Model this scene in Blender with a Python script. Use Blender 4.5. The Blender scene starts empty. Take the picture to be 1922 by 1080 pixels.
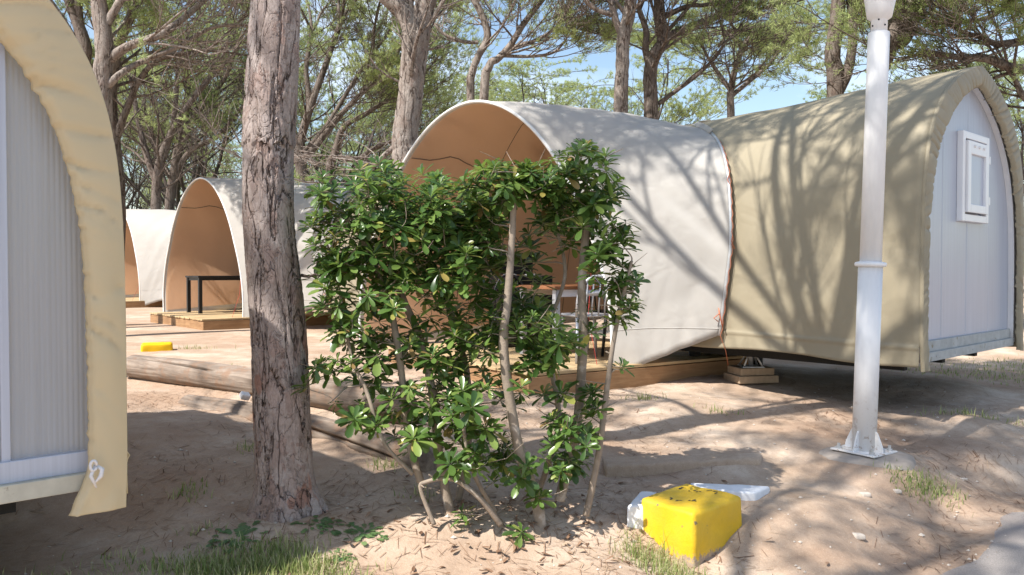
import bpy, math, random
import numpy as np
from mathutils import Vector, Matrix, noise

R = math.radians
PI = math.pi
C = bpy.context.scene.collection
scene = bpy.context.scene

# ------------------------------------------------------------------ camera
F = 1500.0                      # focal length in photo pixels
EYE = Vector((0, 0, 1.04))
PITCH = math.atan((540 - 507) / F)
FW = Vector((0, math.cos(PITCH), -math.sin(PITCH)))
UP = Vector((0, math.sin(PITCH), math.cos(PITCH)))
cam_d = bpy.data.cameras.new('camera')
cam = bpy.data.objects.new('camera', cam_d); C.objects.link(cam)
cam.location = EYE
cam.rotation_euler = (PI / 2 - PITCH, 0, 0)
cam_d.sensor_width = 36; cam_d.lens = F / 1922 * 36
cam_d.clip_end = 2000; cam_d.clip_start = 0.05
scene.camera = cam


def at(px, py, Y):
    """the point of the place seen at photo pixel (px, py), Y metres away"""
    d = Vector(((px - 961) / F, 0, 0)) + UP * ((540 - py) / F) + FW
    return EYE + d * (Y / d.y)


# ------------------------------------------------------------------ terrain
CTRL = [(-1.1, 4.1, -.2), (.88, 3.80, -.37), (.74, 3.70, -.44), (1.02, 3.72, -.46), (.86, 3.74, -.46), (.62, 3.95, -.34), (.7, 3.86, -.38), (1.08, 3.92, -.37), (.58, 4.12, -.205), (1.47, 4.40, -.215), (1.30, 4.30, -.23), (1.2, 4.12, -.27), (.97, 4.36, -.17), (2.30, 5.2, -.155),
        (2.0, 3.9, -.44), (2.7, 4.5, -.44), (3.4, 5.1, -.44), (4.6, 5.9, -.44), (1.2, 3.2, -.44), (0.3, 2.4, -.44),
        (-2.3, 3.6, -.3), (-3.0, 3.6, -.3), (-1.2, 3.4, -.32), (-.5, 3.4, -.33), (0, 3.5, -.33), (.5, 3.7, -.31), (0, 4.15, -.2), (-.45, 4.1, -.2),
        (.5, 4.25, -.19), (-2.5, 5.5, .0), (-3.5, 7.3, -.06), (-2.5, 6.5, -.07), (-1.4, 5.7, -.11), (-3.2, 7.75, .03), (-2.2, 6.95, .03), (-1.2, 6.2, .02), (-1.6, 4.9, -.1), (-.84, 4.8, -.12), (-.9, 5.5, -.03), (-3.5, 6.8, 0), (-3.3, 5, -.15),
        (0.3, 5.2, -.08), (1.2, 5.2, -.12), (0, 6.3, 0), (1.2, 6.4, -.02), (2.4, 6.6, -.06), (3.4, 6.4, -.10), (4, 8, -.05), (5.2, 7.4, -.14), (4.2, 6.6, -.16), (3.2, 5.7, -.2), (1.8, 5.8, -.09),
        (0, 8, 0), (2, 8, 0), (-2, 8, 0), (-4, 9, 0), (-6, 9, 0), (-6, 5, -.15), (-6, 2, -.35), (-3, 1.5, -.4), (6.5, 9, -.1), (8, 12, 0),
        (-10, 10, 0), (-6, 14, 0), (0, 14, 0), (9, 16, 0), (0, 0, -.44), (4, 3, -.44), (8, 6, -.44), (-14, 22, 0), (0, 25, 0), (15, 25, 0)]
CA = np.array(CTRL)


def ground_base(x, y):
    x = np.asarray(x, float); y = np.asarray(y, float)
    d2 = (x[..., None] - CA[:, 0]) ** 2 + (y[..., None] - CA[:, 1]) ** 2
    w = 1.0 / (d2 + .045) ** 2
    z = (w * CA[:, 2]).sum(-1) / w.sum(-1)
    far = np.clip((y - 12) / 10, 0, 1)
    return z * (1 - far)


def road_s(x, y):
    """signed distance from the road's edge, positive on the verge"""
    return -.66 * (x - 1.95) + .75 * (y - 3.9)


def gz(x, y):
    z = float(ground_base(x, y))
    n = noise.noise(Vector((x * 1.3, y * 1.3, 0))) * .009 + noise.noise(Vector((x * 4.1, y * 4.1, 3))) * .008 \
        + noise.noise(Vector((x * 11, y * 11, 7))) * .0065 + noise.noise(Vector((x * 24, y * 24, 9))) * .0028
    s = road_s(x, y)
    k = min(max((s + .25) / .4, 0.05), 1)
    if s < .1: z = z * k + -.44 * (1 - k)
    return z + n * k


def hit(px, py):
    """where the sight line through a photo pixel meets the ground"""
    for Yv in np.arange(2.8, 30, .02):
        p = at(px, py, float(Yv))
        if p.z < gz(p.x, p.y): return p
    return p


# ------------------------------------------------------------------ mesh helpers
class MB:
    def __init__(self):
        self.v = []; self.f = []

    def add(self, vs, fs):
        o = len(self.v)
        self.v.extend([tuple(p) for p in vs]); self.f.extend([tuple(i + o for i in f) for f in fs])
        return self

    def box(self, c, s, rz=0, m=None):
        sx, sy, sz = s[0] / 2, s[1] / 2, s[2] / 2
        M = Matrix.Rotation(rz, 4, 'Z') if m is None else m.to_4x4()
        vs = [Vector(c) + M @ Vector((a * sx, b * sy, d * sz)) for a in (-1, 1) for b in (-1, 1) for d in (-1, 1)]
        return self.add(vs, [(0, 1, 3, 2), (4, 6, 7, 5), (0, 4, 5, 1), (2, 3, 7, 6), (0, 2, 6, 4), (1, 5, 7, 3)])

    def bar(self, a, b, w, h, up=(0, 0, 1)):
        a = Vector(a); b = Vector(b); d = b - a
        z = d.normalized(); x = z.cross(Vector(up))
        if x.length < 1e-4: x = Vector((1, 0, 0))
        x.normalize(); y = z.cross(x)
        m = Matrix((x, y, z)).transposed()
        return self.box((a + b) / 2, (w, h, d.length), m=m)

    def tube(self, pts, rad, n=8, cap=True, jit=None):
        pts = [Vector(p) for p in pts]
        if not hasattr(rad, '__len__'): rad = [rad] * len(pts)
        o = len(self.v); ref = None
        for i, p in enumerate(pts):
            t = (pts[min(i + 1, len(pts) - 1)] - pts[max(i - 1, 0)])
            if t.length < 1e-9: t = Vector((0, 0, 1))
            t.normalize()
            if ref is None:
                ref = Vector((1, 0, 0)) if abs(t.x) < .8 else Vector((0, 1, 0))
            x = (ref - t * ref.dot(t))
            if x.length < 1e-6: x = t.orthogonal()
            x.normalize(); y = t.cross(x); ref = x
            for k in range(n):
                a = 2 * PI * k / n
                r = rad[i] * (1 if jit is None else jit(i, k))
                self.v.append(tuple(p + (x * math.cos(a) + y * math.sin(a)) * r))
        for i in range(len(pts) - 1):
            for k in range(n):
                a = o + i * n + k; b = o + i * n + (k + 1) % n
                self.f.append((a, b, b + n, a + n))
        if cap:
            self.f.append(tuple(o + k for k in reversed(range(n))))
            self.f.append(tuple(o + (len(pts) - 1) * n + k for k in range(n)))
        return self

    def lathe(self, c, prof, n=32, axis=None):
        """prof: list of (radius, height) above c; axis tilts it"""
        o = len(self.v); c = Vector(c)
        ax = Vector(axis).normalized() if axis is not None else Vector((0, 0, 1))
        q = Vector((0, 0, 1)).rotation_difference(ax)
        for r, h in prof:
            for k in range(n):
                a = 2 * PI * k / n
                self.v.append(tuple(c + q @ Vector((r * math.cos(a), r * math.sin(a), h))))
        for i in range(len(prof) - 1):
            for k in range(n):
                a = o + i * n + k; b = o + i * n + (k + 1) % n
                self.f.append((a, b, b + n, a + n))
        self.f.append(tuple(o + k for k in reversed(range(n))))
        self.f.append(tuple(o + (len(prof) - 1) * n + k for k in range(n)))
        return self

    def grid(self, rows, close=False):
        o = len(self.v); n = len(rows[0])
        for r in rows: self.v.extend([tuple(p) for p in r])
        for i in range(len(rows) - 1):
            for k in range(n if close else n - 1):
                a = o + i * n + k; b = o + i * n + (k + 1) % n
                self.f.append((a, b, b + n, a + n))
        return self

    def build(self, name, mat, parent=None, smooth=False, origin=(0, 0, 0), inv=None):
        me = bpy.data.meshes.new(name)
        v = self.v
        if inv is not None:
            v = [tuple(inv @ Vector(p)) for p in v]
        elif tuple(origin) != (0, 0, 0):
            v = [(p[0] - origin[0], p[1] - origin[1], p[2] - origin[2]) for p in v]
        me.from_pydata(v, [], self.f)
        me.validate(clean_customdata=False)
        if mat: me.materials.append(mat)
        me.polygons.foreach_set('use_smooth', [smooth] * len(me.polygons))
        me.update()
        ob = bpy.data.objects.new(name, me); C.objects.link(ob)
        if parent is not None: ob.parent = parent
        elif inv is None: ob.location = origin
        return ob


def np_mesh(name, v, f, mat, parent=None, smooth=False, loc=(0, 0, 0)):
    """mesh from numpy arrays; f is (n,3) or (n,4)"""
    me = bpy.data.meshes.new(name)
    n, k = f.shape
    me.vertices.add(len(v)); me.vertices.foreach_set('co', np.ascontiguousarray(v, np.float32).ravel())
    me.loops.add(n * k); me.loops.foreach_set('vertex_index', np.ascontiguousarray(f, np.int32).ravel())
    me.polygons.add(n); me.polygons.foreach_set('loop_start', np.arange(0, n * k, k, dtype=np.int32))
    me.polygons.foreach_set('use_smooth', np.full(n, smooth))
    me.update(calc_edges=True)
    if mat: me.materials.append(mat)
    ob = bpy.data.objects.new(name, me); C.objects.link(ob)
    if parent is not None: ob.parent = parent
    ob.location = loc
    return ob


def bevel(ob, w, seg=2):
    m = ob.modifiers.new('bevel', 'BEVEL'); m.width = w; m.segments = seg; m.limit_method = 'ANGLE'; m.angle_limit = R(35)
    return ob


def solid(ob, t, off=-1):
    m = ob.modifiers.new('solid', 'SOLIDIFY'); m.thickness = t; m.offset = off
    return ob


def tag(o, label=None, cat=None, group=None, kind=None):
    if label: o['label'] = label
    if cat: o['category'] = cat
    if group: o['group'] = group
    if kind: o['kind'] = kind
    return o


def thing(name, label, cat, loc=(0, 0, 0), rz=0, group=None):
    o = bpy.data.objects.new(name, None); C.objects.link(o)
    o.empty_display_size = .2
    o.location = loc; o.rotation_euler = (0, 0, rz)
    return tag(o, label, cat, group)


def copy_tree(o, parent=None):
    kids = [c for c in bpy.data.objects if c.parent == o]
    c = o.copy(); C.objects.link(c)
    if parent is not None: c.parent = parent
    for k in kids: copy_tree(k, c)
    return c


# ------------------------------------------------------------------ materials
def nt(name):
    m = bpy.data.materials.new(name); m.use_nodes = True
    t = m.node_tree; t.nodes.clear()
    out = t.nodes.new('ShaderNodeOutputMaterial')
    return m, t, out


def N(t, kind, **kw):
    n = t.nodes.new('ShaderNode' + kind)
    for k, v in kw.items():
        if k in n.inputs.keys() if isinstance(k, str) else False: n.inputs[k].default_value = v
        else: setattr(n, k, v)
    return n


def L(t, a, b): t.links.new(a, b)


def coords(t, scale=(1, 1, 1), kind='Object'):
    tc = N(t, 'TexCoord'); mp = N(t, 'Mapping'); L(t, tc.outputs[kind], mp.inputs['Vector'])
    mp.inputs['Scale'].default_value = scale
    return mp.outputs[0]


def tex_noise(t, co, scale, detail=4, rough=.55, dist=0):
    n = N(t, 'TexNoise'); L(t, co, n.inputs['Vector'])
    n.inputs['Scale'].default_value = scale; n.inputs['Detail'].default_value = detail
    n.inputs['Roughness'].default_value = rough; n.inputs['Distortion'].default_value = dist
    return n.outputs['Fac']


def ramp(t, fac, stops, interp='LINEAR'):
    r = N(t, 'ValToRGB'); L(t, fac, r.inputs[0]); e = r.color_ramp.elements
    r.color_ramp.interpolation = interp
    while len(e) < len(stops): e.new(.5)
    for el, (p, c) in zip(e, stops):
        el.position = p
        el.color = (c, c, c, 1) if not hasattr(c, '__len__') else (c[0], c[1], c[2], 1)
    return r.outputs[0]


def mixc(t, fac, a, b, mode='MIX'):
    m = N(t, 'Mix', data_type='RGBA', blend_type=mode)
    for s, v in ((m.inputs[0], fac), (m.inputs[6], a), (m.inputs[7], b)):
        if hasattr(v, 'is_output'): L(t, v, s)
        else: s.default_value = v if not hasattr(v, '__len__') else (v[0], v[1], v[2], 1)
    return m.outputs[2]


def bump(t, h, strength=.3, dist=.01, prev=None):
    b = N(t, 'Bump'); L(t, h, b.inputs['Height'])
    b.inputs['Strength'].default_value = strength; b.inputs['Distance'].default_value = dist
    if prev is not None: L(t, prev, b.inputs['Normal'])
    return b.outputs[0]


def principled(t, col, rough=.7, spec=.3, nrm=None, metal=0):
    p = N(t, 'BsdfPrincipled')
    if hasattr(col, 'is_output'): L(t, col, p.inputs['Base Color'])
    else: p.inputs['Base Color'].default_value = (col[0], col[1], col[2], 1)
    if hasattr(rough, 'is_output'): L(t, rough, p.inputs['Roughness'])
    else: p.inputs['Roughness'].default_value = rough
    p.inputs['Specular IOR Level'].default_value = spec
    p.inputs['Metallic'].default_value = metal
    if nrm is not None: L(t, nrm, p.inputs['Normal'])
    return p


def translucent_mix(t, p, col, fac, nrm=None):
    tr = N(t, 'BsdfTranslucent')
    if hasattr(col, 'is_output'): L(t, col, tr.inputs[0])
    else: tr.inputs[0].default_value = (col[0], col[1], col[2], 1)
    if nrm is not None: L(t, nrm, tr.inputs['Normal'])
    m = N(t, 'MixShader'); m.inputs[0].default_value = fac
    L(t, p.outputs[0], m.inputs[1]); L(t, tr.outputs[0], m.inputs[2])
    return m.outputs[0]


def simple(name, col, rough=.6, spec=.3, var=.12, scale=6, bscale=40, bstr=.1, metal=0, dirt=None):
    m, t, out = nt(name); co = coords(t)
    n = tex_noise(t, co, scale, 5)
    lo = [c * (1 - var) for c in col]; hi = [min(1, c * (1 + var)) for c in col]
    c = ramp(t, n, [(.3, lo), (.7, hi)])
    if dirt:
        d = tex_noise(t, co, dirt[1], 6, .65)
        c = mixc(t, ramp(t, d, [(dirt[2], 0), (dirt[2] + .08, 1)]), c, dirt[0])
    nb = bump(t, tex_noise(t, co, bscale, 3), bstr, .004)
    p = principled(t, c, rough, spec, nb, metal)
    L(t, p.outputs[0], out.inputs[0])
    return m


def canvas(name, col, trans=.3, tcol=None, rough=.75, wr=.3, var=.06, spec=.25, grime=None):
    m, t, out = nt(name); co = coords(t)
    n = tex_noise(t, co, 1.7, 5, .6)
    c = ramp(t, n, [(.3, [x * (1 - var) for x in col]), (.7, [min(1, x * (1 + var)) for x in col])])
    if grime:
        g = tex_noise(t, coords(t, (1, 1, .5)), 2.2, 6, .7)
        c = mixc(t, ramp(t, g, [(.55, 0), (.75, .55)]), c, grime)
    big = tex_noise(t, coords(t, (1, 1, 1.0)), 3.2, 2, .5, .6)
    b1 = bump(t, big, wr, .05)
    fine = tex_noise(t, co, 420, 2, .5)
    b2 = bump(t, fine, .12, .002, b1)
    p = principled(t, c, rough, spec, b2)
    s = translucent_mix(t, p, tcol or c, trans, b1)
    L(t, s, out.inputs[0])
    return m


M = {}
M['khaki'] = canvas('khaki canvas', (.315, .272, .192), .07, (.4, .33, .2), .55, .35, .05, .35)
M['sandy'] = canvas('sand coloured canvas', (.80, .69, .47), .36, (.94, .80, .53), .36, .04, .03, .45)
M['white_canvas'] = canvas('off white canvas', (.56, .542, .515), .37, (.68, .62, .54), .75, .35, .04, .2, (.55, .52, .48))
M['lining'] = canvas('tan inner canvas', (.66, .47, .34), .7, (1.0, .74, .54), .8, .3, .08, .15)
M['piping'] = simple('white hem', (.72, .71, .69), .6, .3, .05)
M['wood_deck'] = None
M['white_paint'] = simple('white gloss paint', (.82, .82, .83), .35, .5, .03, 5, 60, .05, 0, ((.45, .38, .3), 3, .72))
M['white_plastic'] = simple('white plastic', (.78, .76, .76), .4, .45, .04)
M['grey_sill'] = simple('weathered sill', (.42, .43, .42), .7, .2, .15, 9, 90, .2, 0, ((.25, .22, .15), 14, .6))
M['pale_sill'] = simple('pale weathered board', (.52, .5, .42), .75, .2, .15, 9, 90, .25, 0, ((.3, .26, .2), 22, .62))
M['black_metal'] = simple('black painted metal', (.016, .016, .018), .45, .4, .2)
M['grey_metal'] = simple('grey metal', (.42, .43, .46), .38, .5, .08, 5, 40, .05, .3)
M['galv'] = simple('galvanised steel', (.55, .56, .57), .42, .5, .12, 20, 60, .1, .6)
M['dark_under'] = simple('dark chassis', (.03, .03, .03), .8, .2, .2)
M['orange_cord'] = simple('orange cord', (.50, .17, .09), .7, .2, .1)
M['red_cord'] = simple('red and white cord', (.6, .08, .07), .7, .2, .1)
M['zip'] = simple('dark seam', (.16, .11, .08), .8, .1, .1)
M['table_wood'] = simple('brown table wood', (.24, .10, .045), .5, .35, .2, 4, 30, .1)


def wood(name, a, b, along=(1.2, 14, 14), rough=.7, crack=.25, wear=None):
    m, t, out = nt(name)
    co = coords(t, along)
    n = tex_noise(t, co, 3.0, 8, .62, .4)
    c = ramp(t, n, [(.25, a), (.72, b)])
    big = tex_noise(t, coords(t), 2.6, 4)
    c = mixc(t, ramp(t, big, [(.4, 0), (.7, .45)]), c, [x * .62 for x in a])
    if wear:
        w = tex_noise(t, coords(t), 5, 6, .7)
        c = mixc(t, ramp(t, w, [(.5, 0), (.62, .8)]), c, wear)
    nb = bump(t, n, crack, .008)
    p = principled(t, c, rough, .25, nb)
    L(t, p.outputs[0], out.inputs[0])
    return m


M['wood_deck'] = wood('deck boards', (.40, .27, .14), (.62, .47, .28))
M['fascia'] = wood('deck fascia', (.26, .14, .07), (.44, .27, .14), (1, 1, 9))
M['block_wood'] = wood('support block', (.28, .2, .13), (.46, .35, .24), (6, 6, 2))


def polycarb(name, col, trans, tcol, rough=.3, var=.06):
    m, t, out = nt(name)
    n = tex_noise(t, coords(t, (1.4, 1, .7)), 1.6, 3)
    c = ramp(t, n, [(.3, [x * (1 - var) for x in col]), (.7, col)])
    streak = tex_noise(t, coords(t, (38, 38, .5)), 2.0, 2)
    c = mixc(t, ramp(t, streak, [(.4, 0), (.7, .38)]), c, [x * .72 for x in col])
    nb = bump(t, streak, .12, .004)
    p = principled(t, c, rough, .5, nb)
    s = translucent_mix(t, p, tcol, trans)
    L(t, s, out.inputs[0])
    return m


M['polycarb'] = polycarb('clouded polycarbonate', (.66, .70, .80), .25, (.70, .73, .82), .2)
M['polycarb_rib'] = polycarb('ribbed polycarbonate', (.64, .70, .80), .5, (.74, .83, .98), .14)


def bark(name, plate, pale, crack, spot=None, sc=9.0, zs=.16, disp=0.0, brk=5.0):
    """plates parted by long sinuous fissures that fade in and out, flaking in thin layers"""
    m, t, out = nt(name)
    co = coords(t, (1, 1, zs)); co2 = coords(t, (1, 1, zs * 2.2)); raw = coords(t)

    def ridge(c, s, det, dist):
        n = tex_noise(t, c, s, det, .55, dist)
        a = N(t, 'Math', operation='SUBTRACT'); L(t, n, a.inputs[0]); a.inputs[1].default_value = .5
        b = N(t, 'Math', operation='ABSOLUTE'); L(t, a.outputs[0], b.inputs[0])
        return b.outputs[0]

    r1 = ridge(co, sc, 4, .5); r2 = ridge(co2, sc * 1.9, 4, .9)
    flake = N(t, 'TexVoronoi', feature='F1'); L(t, coords(t, (1, 1, .45)), flake.inputs['Vector']); flake.inputs['Scale'].default_value = 21
    wn = N(t, 'TexNoise'); L(t, raw, wn.inputs['Vector']); wn.inputs['Scale'].default_value = 22; wn.inputs['Detail'].default_value = 4
    ad = N(t, 'VectorMath', operation='MULTIPLY_ADD'); L(t, wn.outputs['Color'], ad.inputs[0]); ad.inputs[1].default_value = (.06, .06, .06)
    mp2 = coords(t, (1, 1, .45)); L(t, mp2, ad.inputs[2]); L(t, ad.outputs[0], flake.inputs['Vector'])
    cell = N(t, 'SeparateColor'); L(t, flake.outputs['Color'], cell.inputs[0])
    fine = tex_noise(t, coords(t, (1, 1, .6)), 60, 7, .75)
    mid = tex_noise(t, coords(t, (1, 1, .5)), 7, 7, .7)
    c = ramp(t, mid, [(.32, plate), (.64, pale)])
    c = mixc(t, ramp(t, cell.outputs[0], [(.55, 0), (.95, .38)]), c, [plate[0] * 1.05, plate[1] * .78, plate[2] * .70])
    c = mixc(t, ramp(t, cell.outputs[1], [(.6, 0), (.95, .35)]), c, [x * 1.12 for x in pale])
    if spot:
        sn = tex_noise(t, coords(t, (1, 1, .42)), 6.5, 2, .5, .2)
        lowm = tex_noise(t, raw, 1.3, 1)
        sz = N(t, 'SeparateXYZ'); L(t, raw, sz.inputs[0])
        s = mixc(t, ramp(t, sz.outputs[2], [(.9, 0), (1.0, 1)]), ramp(t, sn, [(.61, 0), (.63, .65)]), (0, 0, 0))
        c = mixc(t, s, c, spot)
    c = mixc(t, ramp(t, fine, [(.34, .5), (.55, 0)]), c, [x * .5 for x in plate])
    c = mixc(t, ramp(t, r1, [(.004, 1), (.023, 0)]), c, crack)
    c = mixc(t, ramp(t, r2, [(.002, .6), (.012, 0)]), c, crack)
    h1 = ramp(t, r1, [(0, 0), (.03, .7), (.09, 1)]); h2 = ramp(t, r2, [(0, 0), (.03, 1)])

    def madd(a, k, b):
        n = N(t, 'Math', operation='MULTIPLY_ADD'); L(t, a, n.inputs[0]); n.inputs[1].default_value = k
        if hasattr(b, 'is_output'): L(t, b, n.inputs[2])
        else: n.inputs[2].default_value = b
        return n.outputs[0]

    h = madd(h1, .55, madd(h2, .17, madd(cell.outputs[0], .16, madd(fine, .22, 0.0))))
    if disp:
        dn = N(t, 'Displacement'); L(t, h, dn.inputs['Height']); dn.inputs['Scale'].default_value = disp; dn.inputs['Midlevel'].default_value = .85
        L(t, dn.outputs[0], out.inputs['Displacement'])
        m.displacement_method = 'BOTH'
        nb = None
    else:
        nb = bump(t, h, .6, .03)
    p = principled(t, c, .88, .12, nb)
    L(t, p.outputs[0], out.inputs[0])
    return m


M['bark_near'] = bark('pine bark near', (.27, .205, .18), (.45, .385, .36), (.075, .054, .046), (.36, .17, .115), 9.5, .21, .021)
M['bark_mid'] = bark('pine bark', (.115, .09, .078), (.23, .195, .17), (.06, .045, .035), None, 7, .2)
M['bark_pale'] = bark('pale pine bark', (.20, .165, .145), (.36, .315, .285), (.08, .06, .05), None, 7, .2)
M['bark_far'] = simple('pine bark far', (.085, .07, .062), .9, .1, .35, 3, 12, .4)
M['log'] = None


def leafmat(name, stops, trans, tcol, rough=.35, spec=.5):
    m, t, out = nt(name)
    g = N(t, 'NewGeometry')
    c = ramp(t, g.outputs['Random Per Island'], stops)
    p = principled(t, c, rough, spec)
    tc2 = mixc(t, .5, c, tcol)
    s = translucent_mix(t, p, tc2, trans)
    L(t, s, out.inputs[0])
    return m


M['leaf'] = leafmat('glossy shrub leaf', [(0, (.032, .075, .02)), (.35, (.065, .13, .03)), (.7, (.125, .21, .05)), (.93, (.22, .30, .075)), (.975, (.36, .31, .08)), (1, (.25, .15, .07))], .32, (.30, .42, .07), .3, .5)
M['needle'] = leafmat('pine needles', [(0, (.18, .22, .10)), (.5, (.32, .37, .16)), (1, (.46, .51, .23))], .52, (.62, .75, .32), .6, .3)
M['needle_pale'] = leafmat('pine needles pale', [(0, (.23, .27, .125)), (.5, (.37, .415, .18)), (1, (.5, .54, .24))], .5, (.68, .8, .34), .6, .3)
M['grass'] = leafmat('grass blade', [(0, (.16, .22, .07)), (.45, (.28, .34, .12)), (.75, (.45, .46, .22)), (1, (.6, .53, .34))], .35, (.3, .4, .1), .6, .2)
M['weed'] = leafmat('weed leaf', [(0, (.10, .19, .07)), (1, (.2, .29, .12))], .3, (.25, .4, .1), .5, .3)
M['litter'] = leafmat('dry pine litter', [(0, (.14, .08, .05)), (.6, (.28, .17, .11)), (1, (.5, .38, .27))], .1, (.3, .2, .1), .8, .1)


def ground_mat():
    m, t, out = nt('sandy earth')
    co = coords(t)
    big = tex_noise(t, co, .55, 5, .6)
    mid = tex_noise(t, co, 2.3, 6, .65)
    fin = tex_noise(t, co, 38, 6, .75)
    grit = tex_noise(t, co, 190, 3, .7)
    c = ramp(t, mid, [(.25, (.31, .225, .16)), (.5, (.47, .365, .28)), (.72, (.62, .52, .425))])
    c = mixc(t, ramp(t, big, [(.40, 0), (.62, .75)]), c, (.34, .225, .155))
    c = mixc(t, ramp(t, fin, [(.30, .4), (.5, 0)]), c, (.26, .17, .12))
    c = mixc(t, ramp(t, grit, [(.60, 0), (.70, .6)]), c, (.72, .62, .53))
    c = mixc(t, ramp(t, grit, [(.28, .5), (.38, 0)]), c, (.16, .10, .075))
    h1 = bump(t, mid, .5, .05); h2 = bump(t, fin, .4, .014, h1); h3 = bump(t, grit, .4, .004, h2)
    p = principled(t, c, .95, .08, h3)
    L(t, p.outputs[0], out.inputs[0])
    return m


M['ground'] = ground_mat()


def asphalt():
    m, t, out = nt('worn asphalt')
    co = coords(t)
    g = tex_noise(t, co, 160, 4, .8); b = tex_noise(t, co, 1.6, 5)
    c = ramp(t, g, [(.3, (.20, .18, .17)), (.55, (.33, .30, .28)), (.75, (.48, .44, .41))])
    c = mixc(t, ramp(t, b, [(.4, 0), (.7, .6)]), c, (.40, .33, .29))
    p = principled(t, c, .9, .15, bump(t, g, .5, .006))
    L(t, p.outputs[0], out.inputs[0])
    return m


M['asphalt'] = asphalt()


def yellow():
    m, t, out = nt('chipped yellow paint')
    co = coords(t)
    n = tex_noise(t, co, 7, 5)
    c = ramp(t, n, [(.3, (.70, .43, .012)), (.7, (.78, .51, .03))])
    # bare concrete towards the worn foot, and chips
    sx = N(t, 'SeparateXYZ'); L(t, co, sx.inputs[0])
    ch = tex_noise(t, coords(t, (1, 1, .7)), 34, 8, .75)
    a = N(t, 'Math', operation='MULTIPLY_ADD'); L(t, ch, a.inputs[0]); a.inputs[1].default_value = .22; L(t, sx.outputs[2], a.inputs[2])
    w = ramp(t, a.outputs[0], [(.172, 1), (.19, 0)])
    chip = ramp(t, tex_noise(t, coords(t), 15, 7, .7), [(.655, 0), (.67, 1)])
    c = mixc(t, ramp(t, tex_noise(t, co, 4, 6, .7), [(.42, 0), (.72, .55)]), c, (.50, .33, .06))
    c = mixc(t, chip, c, (.22, .17, .10))
    c = mixc(t, w, c, ramp(t, ch, [(.35, (.3, .22, .16)), (.65, (.48, .38, .3))]))
    p = principled(t, c, .5, .35, bump(t, ch, .5, .008))
    L(t, p.outputs[0], out.inputs[0])
    return m


M['yellow'] = yellow()
M['yellow_far'] = simple('yellow paint', (.82, .50, .01), .5, .3, .08, 8, 50, .3, 0, ((.4, .3, .2), 12, .66))


def post_paint():
    m, t, out = nt('white post paint'); co = coords(t)
    n = tex_noise(t, coords(t, (1, 1, .25)), 14, 6, .65)
    c = ramp(t, n, [(.3, (.76, .76, .77)), (.6, (.83, .83, .84))])
    sx = N(t, 'SeparateXYZ'); L(t, co, sx.inputs[0])
    rust = tex_noise(t, co, 19, 7, .7)
    low = ramp(t, sx.outputs[2], [(.0, 1), (.16, .35), (.5, 0)])
    rm = mixc(t, ramp(t, rust, [(.56, 0), (.62, 1)]), (0, 0, 0), low)
    c = mixc(t, rm, c, (.30, .17, .09))
    g = ramp(t, sx.outputs[2], [(0, .5), (.35, 0)])
    c = mixc(t, mixc(t, ramp(t, n, [(.4, 0), (.7, 1)]), (0, 0, 0), g), c, (.5, .42, .34))
    p = principled(t, c, .38, .5, bump(t, n, .06, .004))
    L(t, p.outputs[0], out.inputs[0])
    return m


M['post_paint'] = post_paint()
M['white_stone'] = simple('white painted stone', (.74, .75, .78), .75, .2, .08, 10, 50, .4, 0, ((.36, .3, .26), 9, .6))
M['concrete'] = simple('old concrete', (.36, .31, .27), .95, .1, .2, 8, 60, .6)
M['stone'] = simple('pale stone', (.52, .46, .4), .9, .1, .2, 20, 90, .4)

# ------------------------------------------------------------------ world, sun
SUN_DIR = Vector((.80, .60, 0)).normalized()      # the way shadows fall on the ground
ELEV = R(52)
w = bpy.data.worlds.new('World'); scene.world = w; w.use_nodes = True
wt = w.node_tree; wt.nodes.clear()
wo = wt.nodes.new('ShaderNodeOutputWorld'); bg = wt.nodes.new('ShaderNodeBackground')
sky = wt.nodes.new('ShaderNodeTexSky'); sky.sky_type = 'NISHITA'; sky.sun_disc = False
sky.sun_elevation = ELEV
sky.air_density = 1.2; sky.dust_density = .9; sky.ozone_density = 1.0; sky.altitude = 10
to_sun = -SUN_DIR
sky.sun_rotation = math.atan2(to_sun.x, to_sun.y)
# thin bright cloud drifting through the blue
tcw = wt.nodes.new('ShaderNodeTexCoord'); mpw = wt.nodes.new('ShaderNodeMapping'); mpw.inputs['Scale'].default_value = (1.5, 1.5, 4)
wt.links.new(tcw.outputs['Generated'], mpw.inputs[0])
nw = wt.nodes.new('ShaderNodeTexNoise'); nw.inputs['Scale'].default_value = 2.2; nw.inputs['Detail'].default_value = 6; wt.links.new(mpw.outputs[0], nw.inputs[0])
rw = wt.nodes.new('ShaderNodeValToRGB'); rw.color_ramp.elements[0].position = .52; rw.color_ramp.elements[1].position = .85
wt.links.new(nw.outputs['Fac'], rw.inputs[0])
mw = wt.nodes.new('ShaderNodeMix'); mw.data_type = 'RGBA'; mw.inputs[7].default_value = (7.5, 7.8, 8.2, 1)
wt.links.new(rw.outputs[0], mw.inputs[0]); wt.links.new(sky.outputs[0], mw.inputs[6])
wt.links.new(mw.outputs[2], bg.inputs[0]); bg.inputs[1].default_value = .12
wt.links.new(bg.outputs[0], wo.inputs[0])
sl = bpy.data.lights.new('sun', 'SUN'); sl.energy = 4.9; sl.angle = R(.53); sl.color = (1, .95, .87)
so = bpy.data.objects.new('sun', sl); C.objects.link(so)
sv = SUN_DIR * math.cos(ELEV) + Vector((0, 0, -math.sin(ELEV)))
so.rotation_euler = sv.to_track_quat('-Z', 'Y').to_euler(); so.location = (-10, -8, 20)
scene.view_settings.view_transform = 'Standard'; scene.view_settings.look = 'None'
scene.view_settings.gamma = 1; scene.view_settings.exposure = .76
scene.render.engine = 'CYCLES'
scene.cycles.use_denoising = True
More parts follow.
